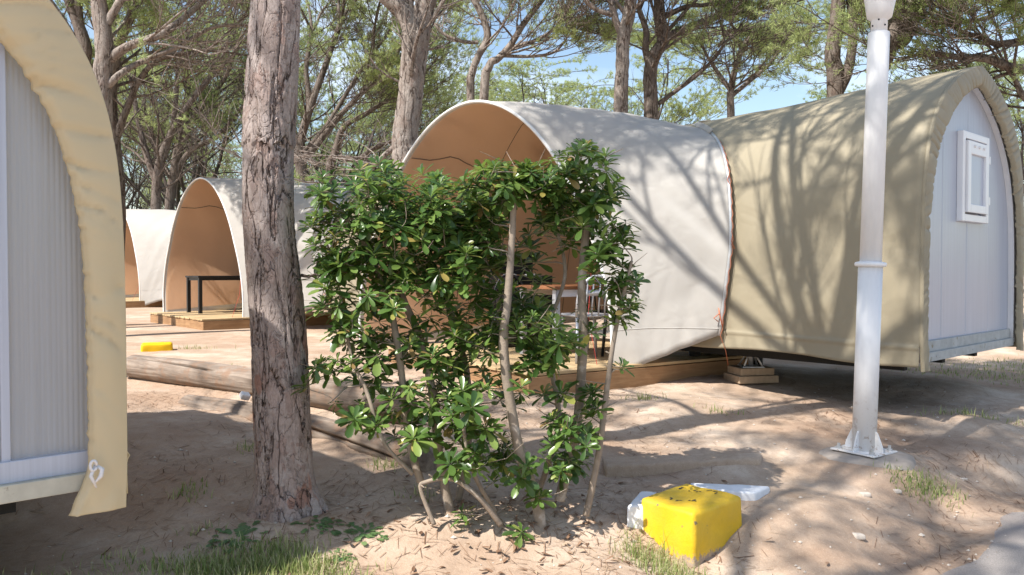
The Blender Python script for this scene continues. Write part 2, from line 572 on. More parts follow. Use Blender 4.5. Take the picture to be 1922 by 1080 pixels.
scene.cycles.max_bounces = 8; scene.cycles.diffuse_bounces = 4; scene.cycles.transmission_bounces = 6; scene.cycles.glossy_bounces = 3
scene.cycles.caustics_reflective = False; scene.cycles.caustics_refractive = False

# ------------------------------------------------------------------ ground
def axis(lo, hi, step, far):
    a = list(np.arange(lo, hi, step)); s = step; x = a[-1]
    while x < far: s *= 1.35; x += s; a.append(x)
    s = step; x = lo; pre = []
    while x > -far: s *= 1.35; x -= s; pre.append(x)
    return np.array(pre[::-1] + a)


xs = axis(-4.6, 5.4, .033, 400); ys = axis(2.6, 8.2, .028, 400)
X, Y = np.meshgrid(xs, ys)
Z = ground_base(X, Y)
inner = (X > -9) & (X < 10) & (Y > 1) & (Y < 20)
Zs = Z.copy()
idx = np.argwhere(inner)
for i, j in idx:
    Zs[i, j] = gz(X[i, j], Y[i, j])
S = road_s(X, Y)
out_road = (~inner) & (S < 0)
Zs[out_road] = -.47
nx, ny = len(xs), len(ys)
V = np.stack([X.ravel(), Y.ravel(), Zs.ravel()], 1)
ii, jj = np.meshgrid(np.arange(ny - 1), np.arange(nx - 1), indexing='ij')
a = (ii * nx + jj).ravel()
Fq = np.stack([a, a + 1, a + nx + 1, a + nx], 1)
g = np_mesh('ground', V, Fq, M['ground'], smooth=True)
tag(g, 'pinkish sandy earth with dry needle litter', kind='structure')

# road: a sheet just above the graded earth, its edge ragged
mb = MB(); rows = []
rnd = random.Random(4)
dirv = Vector((.75, .66, 0)).normalized(); nrv = Vector((-.66, .75, 0)).normalized()
for i in range(240):
    t = -14 + i * .14
    e = .13 * noise.noise(Vector((t * 1.2, 0, 4))) + .06 * noise.noise(Vector((t * 6, 0, 1)))
    p = Vector((1.95, 3.9, 0)) + dirv * t
    row = []
    for k, s in enumerate((-6.0, -4, -2, -1, -.5, -.3, e - .14)):
        q = p + nrv * s
        row.append((q.x, q.y, max(gz(q.x, q.y), -.45) + .008))
    q = p + nrv * (e - .05); row.append((q.x, q.y, gz(q.x, q.y) - .03))
    rows.append(row)
mb.grid(rows)
tag(mb.build('road', M['asphalt'], smooth=True), 'worn grey asphalt road edge', kind='structure')


# ------------------------------------------------------------------ tents
def arch(u, w, H, p):
    """u in -1..1 -> (x, z) of a gothic arch, equal steps along the height/width"""
    s = 1 if u >= 0 else -1
    a = (1 - abs(u)) * PI / 2          # 0 at the foot, pi/2 at the apex
    z = H * math.sin(a) ** .9
    x = w * max(0, 1 - (z / H) ** p) ** .84
    return s * x, z


TA = math.atan2(.67, .74)
U3 = Vector((math.cos(TA), math.sin(TA), 0)); A3 = Vector((-math.sin(TA), math.cos(TA), 0))
T3 = Vector((3.914, 6.737, 0))
PW, PH, PB = 1.10, 2.27, .38          # end panel half width, height, base
OW, OH, OB = 1.19, 2.44, .31          # outer canvas


def bedroom(root, ribbed, win, roof_mat, rim_mat, seed, tail=False):
    P = 6.3; PI_ = 4.7     # outer canvas and the narrower shouldered end panel
    nu = 96
    us = sorted(set([round(-1 + 2 * i / nu, 5) for i in range(nu + 1)] + [round(s * (1 - k * .0035), 5) for s in (-1, 1) for k in range(26)]))
    # --- roof canvas
    mb = MB(); rows = []
    Lr = 3.0; nl = 60
    for j in range(nl + 1):
        t = j / nl; y = .0 + t * Lr
        row = []
        for u in us:
            x, z = arch(u, OW, OH - .12 * t, P)
            h = z / OH
            f = .020 * noise.noise(Vector((y * .9 + seed, u * 3, seed))) + .012 * noise.noise(Vector((y * 2.6, u * 6 + seed, 3)))
            if j < 10: f *= j / 10
            dr = 1 + f + .012 * math.sin(PI * t) * -1
            if y < .5: f += .010 * noise.noise(Vector((u * 14, y * 3, seed))) * (1 - y / .5) * min(y / .06, 1)
            lowz = max(0, 1 - h / .22)
            f += .014 * lowz * noise.noise(Vector((y * 5 + h * 7, h * 4, seed + 6))) * min(y / .1, 1)
            dr = 1 + f - .012 * math.sin(PI * t)
            x2 = x * dr; z2 = z * (1 + f * .4) + OB
            # the hem strip at the foot flares, with a stitched ridge above it
            if z < .16:
                k = 1 - z / .16
                x2 += math.copysign(.012 * k + .008 * math.sin(y * 9 + seed) * k, x)
                z2 += .014 * math.sin(y * 4.1 + seed) * k - .0 * t
            x2 += math.copysign(.013 * math.exp(-((z - .145 - .006 * noise.noise(Vector((y * 6, seed, 0)))) / .013) ** 2) + .006 * max(0, 1 - abs(z - .17) / .08) * noise.noise(Vector((y * 16, z * 5, seed))), x)
            row.append((x2, y, z2 + (.05 * t if z < .3 else .05 * t * (1 - h))))
        rows.append(row)
    mb.grid(rows)
    ro = mb.build('roof_canvas', M[roof_mat], root, True)
    solid(ro, .006)
    # --- rim: wraps round the front edge and turns inwards, gathered in folds, its ends hanging below
    def rdg(v, k):
        return 1 - min(abs(noise.noise(v)) * k, 1)

    mb = MB(); rows = []
    nr = 520; nv = 14; nt_ = 12
    drop = .06 if tail else .03
    QS = [0, .012, .03, .05, .10, .18, .27, .36, .45, .54, .63, .72, .80, .87, .92, .96, 1]
    span = []
    for i in range(nt_): span.append((-1.0, 1 - i / nt_))
    for i in range(nr + 1): span.append((-1 + 2 * i / nr, 0))
    for i in range(nt_): span.append((1.0, (i + 1) / nt_))
    al = -6.0; prev = None
    for (u, dn) in span:
        xo, zo = arch(u, OW, OH, P); xi, zi = arch(u, PW - (.055 if tail else .02), PH - .08, PI_)
        zo += OB; zi += PB
        if prev is not None: al += math.hypot(xo - prev[0], zo - drop * dn - prev[1])
        prev = (xo, zo - drop * dn)
        row = []
        for q in QS:                        # 0 outer roof edge, 1 inner gathered edge
            x = xo + (xi - xo) * q; z = zo + (zi - zo) * q
            y = -.026 * min(q / .03, 1) - .010 * math.sin(q * PI)
            if q > .88: y += .03 * (q - .88) / .12
            slant = (.13 if tail else .07) * (q - .5) * (1 if u > 0 else -1)
            sk = al + slant + .012 * noise.noise(Vector((al * 4, q * 3, seed)))
            n1 = noise.noise(Vector((sk * 3.4, q * .6, seed))); n2 = noise.noise(Vector((sk * 6.5, q * 1.0, seed + 3)))
            ph = PI * (sk / (.13 if tail else .085) + 1.3 * n1)
            lm = min(max((z - .4) / .8, .3), 1) if tail else 1
            f1 = (1 - abs(math.sin(ph))) ** 3 * max(0, .55 + 1.2 * n2)
            f4 = (1 - abs(math.sin(ph * 2.7 + 2 * n2))) ** 4 * max(0, .2 + 1.3 * n1)
            f3 = noise.noise(Vector((sk * 34, q * 3, seed + 8)))
            en = min(q / .10, 1) * (.45 + .55 * q)
            y += ((f1 * .028 + f4 * .014) * lm + .010 * n2) * en * (1.0 if tail else .8) + .0014 * f3 * q
            if q > .88:
                sh = .009 * noise.noise(Vector((al * 34, 3, seed)))
                x += sh; z += sh * .6
            s_ = 1 if u > 0 else -1
            if dn: z -= drop * dn + (.07 if tail else .06) * q * dn
            fl = min(max(1 - (z - OB + drop) / .20, 0), 1)
            x -= s_ * (.008 * fl + (.075 * fl ** 1.5 * q if tail else .01 * q * fl))
            y += .012 * fl * noise.noise(Vector((q * 4, z * 9, seed + s_))) - .010 * fl
            row.append((x, y, z))
        rows.append(row)
    mb.grid(rows)
    rim = mb.build('rim_flap', M[rim_mat], root, True); solid(rim, .004)
    if tail:
        mb = MB()
        c = Vector((PW - .045, -.06, .45))
        pts = [c + Vector((.012 * math.cos(a) - .01, -.012, .020 * math.sin(a))) for a in [k * .6 for k in range(11)]]
        mb.tube(pts, .006, 6)
        mb.tube([c, c + Vector((.022, -.012, -.02)), c + Vector((.016, -.016, -.045)), c + Vector((-.006, -.012, -.07))], [.006, .010, .009, .004], 7)
        mb.tube([c, c + Vector((-.02, -.012, -.04)), c + Vector((.0, -.012, -.09))], [.006, .008, .004], 6)
        mb.build('tie_ribbon', M['white_plastic'], root, True)
    # --- arch jamb (white frame set back from the rim)
    mb = MB(); rows = []
    for u in us:
        x, z = arch(u, PW, PH - .03, PI_); x1, z1 = arch(u, PW + .05, PH + .02, PI_)
        rows.append([(x1, .03, z1 + PB - .02), (x, .03, z + PB - .02), (x, .10, z + PB - .02), (x1, .10, z1 + PB - .02)])
    mb.grid(rows, close=True)
    mb.build('arch_frame', M['polycarb' if ribbed else 'white_plastic'], root, False)
    # --- end panel, ribbed sheets of clouded polycarbonate
    mb = MB(); rows = []
    pitch = .0195; amp = .0015 if ribbed else .0006
    n = int(2 * PW / (pitch / 6))
    nz = 30
    for i in range(n + 1):
        x = -PW + .004 + (2 * PW - .008) * i / n
        zt = (PH - .03) * (1 - (min(abs(x) / PW, 1)) ** (1 / .84)) ** (1 / PI_) + PB - .02
        y = .078 - amp * (abs(math.sin(PI * x / pitch)) ** .5) * 2
        # joints between the sheets
        for jx in (-.55, 0, .55):
            if abs(x - jx) < .010: y -= .0028
        rows.append([(x, y, PB + .1 + (zt - PB - .1) * k / nz) for k in range(nz + 1)])
    mb.grid(rows)
    mb.build('end_panel', M['polycarb_rib' if ribbed else 'polycarb'], root, True)
    if ribbed:
        for jx in (-.42, .27, .77):
            mb = MB()
            zt = (PH - .03) * (1 - (abs(jx) / PW) ** (1 / .84)) ** (1 / PI_) + PB - .05
            mb.box((jx, .066, (PB + .1 + zt) / 2), (.03, .012, zt - PB - .1))
            mb.build('joint_strip', M['polycarb'], root)
    # --- sill and floor edge board
    mb = MB()
    mb.box((0, .066, PB + .065), (2 * PW - .03, .035, .085))
    mb.box((0, .050, PB + .012), (2 * PW - .03, .012, .014))
    bevel(mb.build('sill', M['polycarb' if ribbed else 'grey_sill'], root), .004)
    mb = MB(); mb.box((0, .045, PB - .012), (2 * PW - .04, .05, .07))
    if not ribbed:
        for k in range(5): mb.lathe((-.8 + k * .4, .021, PB - .012), [(.008, 0), (.008, .004), (.004, .007)], 8, (0, -1, 0))
    bevel(mb.build('floor_board', M['pale_sill' if ribbed else 'grey_sill'], root), .004)
    # --- dark chassis and legs beneath the floor
    mb = MB(); mb.box((0, 1.5, .345), (2 * PW - .02, 2.6, .05))
    for s in (-1, 0, 1): mb.box((s * .8, 1.5, .28), (.07, 2.5, .09))
    for s in (-.6, .6):
        for yy in (2.4,): mb.box((s, yy, .1), (.08, .08, .45))
    mb.build('chassis', M['dark_under'], root)
    # --- far end wall
    mb = MB(); vs = [(arch(u, OW - .03, OH - .16, P)[0], 2.7, arch(u, OW - .03, OH - .16, P)[1] + .36) for u in us]
    vs2 = [(p[0], 2.73, p[2]) for p in vs]; k = len(vs)
    mb.add(vs + vs2, [tuple(range(k)), tuple(range(2 * k - 1, k - 1, -1))] + [(i, i + 1, k + i + 1, k + i) for i in range(k - 1)])
    mb.build('back_wall', M['khaki'], root)
    if win:
        cx, z0, z1, hw = .06, 1.445, 2.19, .315
        fr = MB()
        y = .052
        for (a, b, c2, d) in ((cx - hw, cx - hw + .06, z0, z1), (cx + hw - .06, cx + hw, z0, z1)):
            fr.box(((a + b) / 2, y, (c2 + d) / 2), (b - a, .05, d - c2))
        fr.box((cx, y, z0 + .03), (2 * hw - .12, .05, .06)); fr.box((cx, y, z1 - .03), (2 * hw - .12, .05, .06))
        wf = fr.build('window', M['white_paint'], root); bevel(wf, .006)
        fr = MB(); hw2 = hw - .07; za, zb = z0 + .075, z1 - .075; y = .022; b_ = .068
        for s in (-1, 1): fr.box((cx + s * (hw2 - b_ / 2), y, (za + zb) / 2), (b_, .028, zb - za))
        fr.box((cx, y, za + b_ / 2), (2 * hw2 - 2 * b_, .028, b_)); fr.box((cx, y, zb - b_ / 2 - .02), (2 * hw2 - 2 * b_, .028, b_ + .04))
        bevel(fr.build('sash', M['white_paint'], wf), .005)
        fr = MB(); fr.box((cx, .034, (za + zb) / 2), (2 * hw2 - 2 * b_ + .01, .008, zb - za - 2 * b_ + .01))
        fr.build('pane', M['polycarb'], wf)
        for k in (-1, 0, 1):
            fr = MB(); fr.lathe((cx + k * .11, .008, zb - .042), [(.014, 0), (.014, .006), (.008, .012)], 12, (0, -1, 0))
            fr.build('screw_cap', M['white_plastic'], wf, True)
        for zz in (za + .12, zb - .12):
            fr = MB(); fr.box((cx + hw + .008, .038, zz), (.03, .03, .07))
            bevel(fr.build('hinge', M['white_paint'], wf), .004)


# porch points in the world, then taken into the tent's own frame
FA, FB, FAP = Vector((.92, 7.5, -.01)), Vector((-1.78, 9.42, .1)), 2.81


def back_hoop(u):
    """the inner hoop hugs the khaki roof in a plane set askew to it"""
    x, z = arch(2 * u - 1, OW + .035, OH - .06, 6.3)
    h = z / OH
    X0 = 1.86 + .075 * min(h / .35, 1)
    y = (T3.x - X0 + U3.x * x) / .67
    p = T3 + U3 * x + A3 * y
    p.z = .45 + z * (OH + OB + .02 - .45 - .05 * y * .8) / OH
    return p


BA, BB = back_hoop(0), back_hoop(1)


def hoop(a, b, top, u, n1, n2, bulge=0):
    """u in 0..1 from a over the apex to b"""
    ph = u * PI
    c = math.cos(ph); s = math.sin(ph)
    mid = (a + b) / 2; half = (a - b) / 2
    k = math.copysign(abs(c) ** (2 / n1), c); h = abs(s) ** (2 / n2)
    k *= 1 + bulge * math.sin(min(h / .55, 1) * PI)
    p = mid + half * k
    base = a.z + (b.z - a.z) * u
    p.z = base + (top - base) * h
    return p


def porch(root, inv, seed=1, ext=Vector((0, 0, 0))):
    def surf(u, v, off=0.0):
        f = hoop(FA, FB, FAP, u, 1.9, 1.95, .035); b = back_hoop(u) + ext
        p = f + (b - f) * v
        mid = (FA + FB) / 2 * (1 - v) + ((BA + BB) / 2 + ext) * v
        hh = math.sin(u * PI)
        c = Vector((mid.x, mid.y, .9)) - p
        # the cloth is drawn in between the two hoops
        sag = .11 * math.sin(v * PI) * min(1, (1 - hh) * 1.8) * min(1, hh * 4 + .3)
        p.z += .075 * math.sin(v * PI) * hh ** 3
        q = c.normalized()
        p += q * sag
        edge = math.sin(min(v, 1) * PI)
        wr = .018 * noise.noise(Vector((v * 3 + seed, u * 6, 1))) * (edge ** .5)
        # slanting pull folds near the inner hoop, low down
        low = max(0, 1 - abs(u - .17) / .17) * max(0, (v - .35) / .65) * max(0, min((1 - v) / .06, 1))
        wr += .060 * low * noise.noise(Vector((u * 34 + v * 9, v * 1.2, seed)))
        cr = (1 - abs(math.sin(PI * (u * 11 + v * 2.2 + .5 * noise.noise(Vector((u * 5, v * 2, seed + 9))))))) ** 3
        wr += .022 * cr * max(0, 1 - abs(u - .2) / .2) * max(0, v - .3) * max(0, min((1 - v) / .05, 1)) * max(0, .5 + 1.2 * noise.noise(Vector((u * 9, v * 3, seed + 1))))
        wr += .016 * edge * noise.noise(Vector((u * 20 - v * 8, v * 2, seed + 4)))
        p += q * (wr + off)
        return p

    nu, nv = 130, 70
    mb = MB()
    rows = [[surf(i / nu, j / nv) for i in range(nu + 1)] for j in range(nv + 1)]
    mb.grid(rows)
    cv = mb.build('porch_canvas', M['white_canvas'], root, True, inv=inv); solid(cv, .004)
    mb = MB(); nu2, nv2 = 80, 40
    rows = [[surf(.012 + .976 * i / nu2, .008 + .95 * j / nv2, .022) for i in range(nu2 + 1)] for j in range(nv2 + 1)]
    mb.grid(rows)
    mb.build('porch_lining', M['lining'], root, True, inv=inv)
    # seams: along the lining and along the outer foot
    mb = MB()
    for u in (.40, .69):
        mb.tube([surf(u + .012 * noise.noise(Vector((j * .35, u * 9, 2))), .01 + .95 * j / 30, .028) for j in range(31)], .006, 5)
    for v in (.33, .66):
        mb.tube([surf(.02 + .96 * i / 60, v, .026) for i in range(61)], .0035, 4)
    mb.build('lining_seam', M['zip'], root, True, inv=inv)
    mb = MB()
    mb.tube([surf(.006 + .050 * (1 - j / 40), j / 40, -.003) for j in range(41)], .006, 5)
    mb.build('hem_seam', M['white_canvas'], root, True, inv=inv)
    mb = MB(); mb.tube([surf(.262 + .012 * j / 40, j / 40, -.001) for j in range(41)], .0045, 5)
    mb.build('panel_seam', M['white_canvas'], root, True, inv=inv)
    # hoops
    mb = MB(); mb.tube([surf(i / 90, 0) for i in range(91)], .017, 8)
    mb.build('front_hoop', M['piping'], root, True, inv=inv)
    mb = MB(); mb.tube([surf(i / 90, 1) + Vector((.01, 0, 0)) for i in range(91)], .016, 8)
    mb.build('inner_hoop', M['galv'], root, True, inv=inv)
    # orange lacing down the inner hoop
    mb = MB()
    pts = [surf(.30 - .30 * i / 50, 1) + Vector((.02 + .008 * math.sin(i * 2.1), -.02, 0)) for i in range(51)]
    pts += [pts[-1] + Vector((.05, .0, -.14)), pts[-1] + Vector((.14, .25, -.30))]
    mb.tube(pts, .003, 5)
    for i in (0, 14, 30): mb.tube([pts[i], pts[i] + Vector((-.02, -.03, -.05)), pts[i] + Vector((.01, -.03, -.12))], .004, 4)
    mb.build('lacing_cord', M['orange_cord'], root, True, inv=inv)
    mb = MB()
    q = surf(.03, .97); mb.tube([q, q + Vector((.01, -.02, -.08)), q + Vector((.03, -.03, -.17))], .006, 5)
    mb.tube([q + Vector((0, -.02, -.05)), q + Vector((-.05, -.03, -.09)), q + Vector((-.01, -.03, -.12))], .005, 5)
    mb.build('loose_cord', M['orange_cord'], root, True, inv=inv)
    # flap of canvas that laps on to the khaki roof
    a = surf(.53, 1); b = surf(.40, 1)
    mb = MB(); rows = []
    for i in range(9):
        t = i / 8
        p = surf(.33 + .21 * t, .985) + Vector((0, 0, .006))
        q = p - A3 * (.05 + .42 * max(0, (t - .3) / .7) ** 1.3) + Vector((0, 0, .035 + .02 * t))
        rows.append([p + (q - p) * k / 4 for k in range(5)])
    mb.grid(rows); solid(mb.build('roof_flap', M['white_canvas'], root, True, inv=inv), .005)
    # inner side of the porch: red-white guy line and a white pole
    mb = MB(); a = surf(.16, .02, .1); mb.tube([a, Vector((.78, 7.75, 1.2)), Vector((.74, 7.75, .6)), Vector((.80, 7.2, .0))], .003, 5)
    mb.build('guy_line', M['red_cord'], root, True, inv=inv)


def tent(name, label, loc, rz, group, **kw):
    root = thing(name, label, 'tent', loc, rz, group)
    bedroom(root, **kw)
    return root


tent_main = tent('tunnel_tent', 'large khaki tent with small white window and white arched porch behind the leafy shrub', T3, TA, 'tunnel tents on the camp site', ribbed=False, win=True, roof_mat='khaki', rim_mat='khaki', seed=3)
INV3 = (Matrix.Translation(T3) @ Matrix.Rotation(TA, 4, 'Z')).inverted()
porch(tent_main, INV3)


def place_like(root, dz, target, label):
    """stand a tent so that its near porch foot is at target, turned by dz"""
    off = Matrix.Rotation(dz, 4, 'Z') @ (T3 - Vector((FA.x, FA.y, 0)))
    root.location = Vector((target[0], target[1], 0)) + off
    root.rotation_euler = (0, 0, TA + dz)
    root['label'] = label
    return root


# the others of the row have a longer porch: same bedroom, pushed back
EXT = Vector((.75, .12, 0))
second = copy_tree(tent_main)
for k in list(bpy.data.objects):
    if k.parent == second and k.name.split('.')[0] in ('porch_canvas', 'porch_lining', 'lining_seam', 'hem_seam', 'panel_seam', 'front_hoop', 'inner_hoop', 'lacing_cord', 'loose_cord', 'roof_flap', 'guy_line'):
        bpy.data.objects.remove(k)
for k in bpy.data.objects:
    if k.parent == second: k.location = INV3.to_3x3() @ EXT
porch(second, INV3, 5, EXT)
third = copy_tree(second)
place_like(second, R(-8), (-4.84, 14.35), 'white arched tent with black table in its porch, partly behind the foreground pine trunk')
place_like(third, R(-10), (-10.35, 22.2), 'farthest white tent, a sliver beside the sand coloured rim at left')

tent_near = tent('tunnel_tent', 'close tent end at left with sand coloured rim and ribbed translucent panel', Vector((-2.489, 2.517, -.189)), TA, 'tunnel tents on the camp site', ribbed=True, win=False, roof_mat='sandy', rim_mat='sandy', seed=11, tail=True)


# ------------------------------------------------------------------ decks
def deck(label, corner, ang, wlen, dlen, h):
    root = thing('wooden_deck', label, 'deck', (corner[0], corner[1], 0), ang, 'wooden porch decks')
    r = random.Random(int(abs(corner[0]) * 100))
    mb = MB(); n = int(dlen / .125)
    for k in range(n):
        y = (k + .5) * dlen / n
        mb.box((wlen / 2 + r.uniform(-.008, .008), y, h - .014 + r.uniform(-.002, .002)), (wlen + .03, dlen / n - .008, .028))
    bevel(mb.build('deck_board', M['wood_deck'], root), .003, 1)
    mb = MB()
    z = (h - .03) / 2 - .03; hh = h + .02
    mb.box((wlen / 2, .02, z), (wlen, .035, hh)); mb.box((wlen / 2, dlen - .02, z), (wlen, .035, hh))
    mb.box((.018, dlen / 2, z), (.035, dlen - .08, hh)); mb.box((wlen - .018, dlen / 2, z), (.035, dlen - .08, hh))
    bevel(mb.build('fascia', M['fascia'], root), .004, 1)
    return root


deck('long wooden deck under the white porch behind the leafy shrub', (.14, 6.72), R(32.6), 2.75, 2.9, .165)
deck('wooden deck jutting out before the tent with the black table', (-5.32, 13.75), R(41), 2.6, 2.9, .19)
deck('farthest low wooden deck beside the sand coloured rim', (-10.7, 21.7), R(41), 2.6, 2.9, .19)

# ------------------------------------------------------------------ furniture
# black table in the second tent
tb = thing('table', 'black metal table standing on the second wooden deck', 'table', (-6.07, 15.55, .19), R(41))
mb = MB(); mb.box((.6, .32, .715), (1.3, .72, .035)); bevel(mb.build('table_top', M['black_metal'], tb), .006)
for yy in (.0, .64):
    mb = MB(); mb.box((.6, yy, .67), (1.2, .03, .05)); mb.build('apron', M['black_metal'], tb)
for xx in (0, 1.2):
    mb = MB(); mb.box((xx, .32, .67), (.03, .6, .05)); mb.build('apron', M['black_metal'], tb)
for xx in (0, 1.2):
    for yy in (0, .64):
        mb = MB(); mb.box((xx, yy, .35), (.065, .065, .7)); mb.build('leg', M['black_metal'], tb)


def arch_chair(label, loc, rz, mat):
    ch = thing('chair', label, 'chair', loc, rz, 'metal chairs in the porch')
    mb = MB(); mb.box((0, 0, .44), (.40, .40, .025)); bevel(mb.build('seat', M[mat], ch), .02, 3)
    mb = MB()
    pts = [Vector((-.19, .19, .44))] + [Vector((-.185 * math.cos(a), .2 + .05 * math.sin(a), .58 + .24 * math.sin(a))) for a in [k * PI / 14 for k in range(15)]] + [Vector((.19, .19, .44))]
    mb.tube(pts, .014, 8)
    for k in (-.1, -.035, .035, .1): mb.tube([(k, .195, .44), (k, .24, .80 - abs(k) * .4)], .009, 6)
    mb.box((0, .225, .66), (.30, .012, .05))
    mb.build('backrest', M[mat], ch, True)
    for sx in (-1, 1):
        for sy in (-1, 1):
            mb = MB(); mb.tube([(sx * .17, sy * .17, .435), (sx * .215, sy * (.22 if sy < 0 else .25), 0.0)], [.019, .015], 8)
            mb.build('leg', M[mat], ch, True)
    return ch


arch_chair('grey metal armchair at the porch edge beside the white canvas', (.72, 7.75, .165), R(200), 'grey_metal')
arch_chair('black metal chair with slatted arched back behind the grey chair', (1.02, 8.35, .165), R(120), 'black_metal')
arch_chair('black chair deeper inside the porch near the stove', (.05, 8.75, .165), R(20), 'black_metal')
tb = thing('table', 'brown topped porch table with pale legs behind the shrub', 'table', (.62, 8.3, .165), R(33))
mb = MB(); mb.box((0, 0, .70), (.95, .7, .035)); bevel(mb.build('table_top', M['table_wood'], tb), .006)
for yy in (-.3, .3):
    mb = MB(); mb.box((0, yy, .645), (.84, .025, .07)); mb.build('apron', M['white_plastic'], tb)
for xx in (-.41, .41):
    for yy in (-.29, .29):
        mb = MB(); mb.box((xx, yy, .34), (.055, .055, .68)); mb.build('leg', M['grey_metal'], tb)
cab = thing('camp_stove', 'dark camp stove unit in shade inside the porch', 'stove', (.1, 9.3, .165), R(33))
mb = MB(); mb.box((0, 0, .41), (.62, .42, .80)); bevel(mb.build('body', M['black_metal'], cab), .01)
mb = MB(); mb.box((0, .19, .95), (.60, .02, .26)); bevel(mb.build('lid', M['black_metal'], cab), .008)
for sx in (-.15, .15):
    mb = MB(); mb.lathe((sx, 0, .812), [(.08, 0), (.08, .012), (.05, .018)], 16); mb.build('burner', M['galv'], cab)

# ------------------------------------------------------------------ jack stand on its block
gj = gz(2.26, 7.55)
blk = MB()
for k, (dz, s) in enumerate(((.035, .40), (.105, .34))): blk.box((0, 0, dz), (s, s * .8, .068))
b = blk.build('timber_block', M['block_wood'], origin=(0, 0, 0)); b.location = (2.26, 7.55, gj); b.rotation_euler = (0, 0, R(12))
bevel(b, .006); tag(b, 'stacked timber block bearing the steel jack under the khaki tent', 'wood block')
jk = thing('jack_stand', 'white steel jack stand on timber block below khaki tent corner', 'jack', (2.26, 7.55, gj + .139))
mb = MB(); mb.box((0, 0, .004), (.2, .2, .008)); mb.build('base_plate', M['galv'], jk)
mb = MB(); mb.tube([(0, 0, .008), (0, 0, .23)], [.024, .024], 10); mb.build('post', M['galv'], jk, True)
for k in range(4):
    mb = MB(); a = k * PI / 2 + PI / 4
    mb.tube([(.12 * math.cos(a), .12 * math.sin(a), .008), (.015 * math.cos(a), .015 * math.sin(a), .17)], .009, 6); mb.build('brace', M['galv'], jk, True)

# ------------------------------------------------------------------ lamp post
pz = gz(2.30, 5.2)
lamp = thing('lamp_post', 'tall white round lamp post with collar and bolted foot, before the khaki tent', 'lamp post', (2.30, 5.2, pz + .02), 0)
lamp.rotation_euler = (0, R(1.5), 0); lamp.scale = (.963, .963, .963)
mb = MB()
mb.lathe((0, 0, 0.012), [(.0775, 0), (.0775, 1.245)], 40)
mb.build('lower_pole', M['post_paint'], lamp, True).data.polygons.foreach_set('use_smooth', [True] * 40 + [False, False])
mb = MB(); mb.lathe((0, 0, 1.25), [(.0775, 0), (.097, .003), (.101, .012), (.101, .022), (.096, .030), (.068, .036)], 40); mb.build('collar', M['post_paint'], lamp, True)
mb = MB(); mb.lathe((0, 0, 1.28), [(.0695, 0), (.0685, 1.535), (.066, 1.54)], 40); mb.build('upper_pole', M['post_paint'], lamp, True)
mb = MB(); mb.lathe((0, 0, 2.81), [(.052, 0), (.052, .085), (.056, .095), (.078, .112), (.088, .17), (.100, .24), (.105, .32), (.115, .34), (.11, .42), (.07, .47), (.02, .485)], 36)
hd = mb.build('lamp_head', M['white_plastic'], lamp, True)
for k in range(8):
    a = k * PI / 4 + .3
    mb = MB(); mb.lathe((.052 * math.cos(a), .052 * math.sin(a), 2.86 + (.035 if k % 2 else 0)), [(.006, 0), (.006, .004)], 8, (math.cos(a), math.sin(a), 0))
    mb.build('screw', M['black_metal'], hd)
bp = MB(); bp.box((0, 0, .006), (.31, .31, .012), R(38))
bpo = bevel(bp.build('base_plate', M['post_paint'], lamp), .003)
for k in range(4):
    a = R(38) + k * PI / 2
    d = Vector((math.cos(a), math.sin(a), 0)); p = Vector((-d.y, d.x, 0)) * .005
    o_ = [d * .06 + Vector((0, 0, .012)), d * .135 + Vector((0, 0, .012)), d * .128 + Vector((0, 0, .05)), d * .092 + Vector((0, 0, .135)), d * .06 + Vector((0, 0, .155))]
    mb = MB(); mb.add([q + p for q in o_] + [q - p for q in o_], [(0, 1, 2, 3, 4), (9, 8, 7, 6, 5)] + [(i, i + 5, (i + 1) % 5 + 5, (i + 1) % 5) for i in range(5)])
    mb.build('gusset', M['post_paint'], lamp)
    a += PI / 4; d = Vector((math.cos(a), math.sin(a), 0)) * .165
    mb = MB(); mb.lathe(d + Vector((0, 0, .012)), [(.020, 0), (.020, .014), (.011, .015), (.011, .035)], 6); mb.build('bolt', M['galv'], lamp)
# concrete pad
mb = MB(); rows = []
n = 40
for r_, h_ in ((.0, .016), (.17, .016), (.25, .010), (.31, -.006), (.34, -.08)):
    rows.append([(r_ * math.cos(2 * PI * k / n) * (1 + .10 * noise.noise(Vector((math.cos(2 * PI * k / n) * 2, math.sin(2 * PI * k / n) * 2, 1)))), r_ * .85 * math.sin(2 * PI * k / n), h_) for k in range(n)])
mb.grid(rows, close=True)
pad = mb.build('concrete_pad', M['concrete'], smooth=True); pad.location = (2.30, 5.2, pz)
tag(pad, 'rough concrete pad set in the earth beneath the lamp post', 'pad')


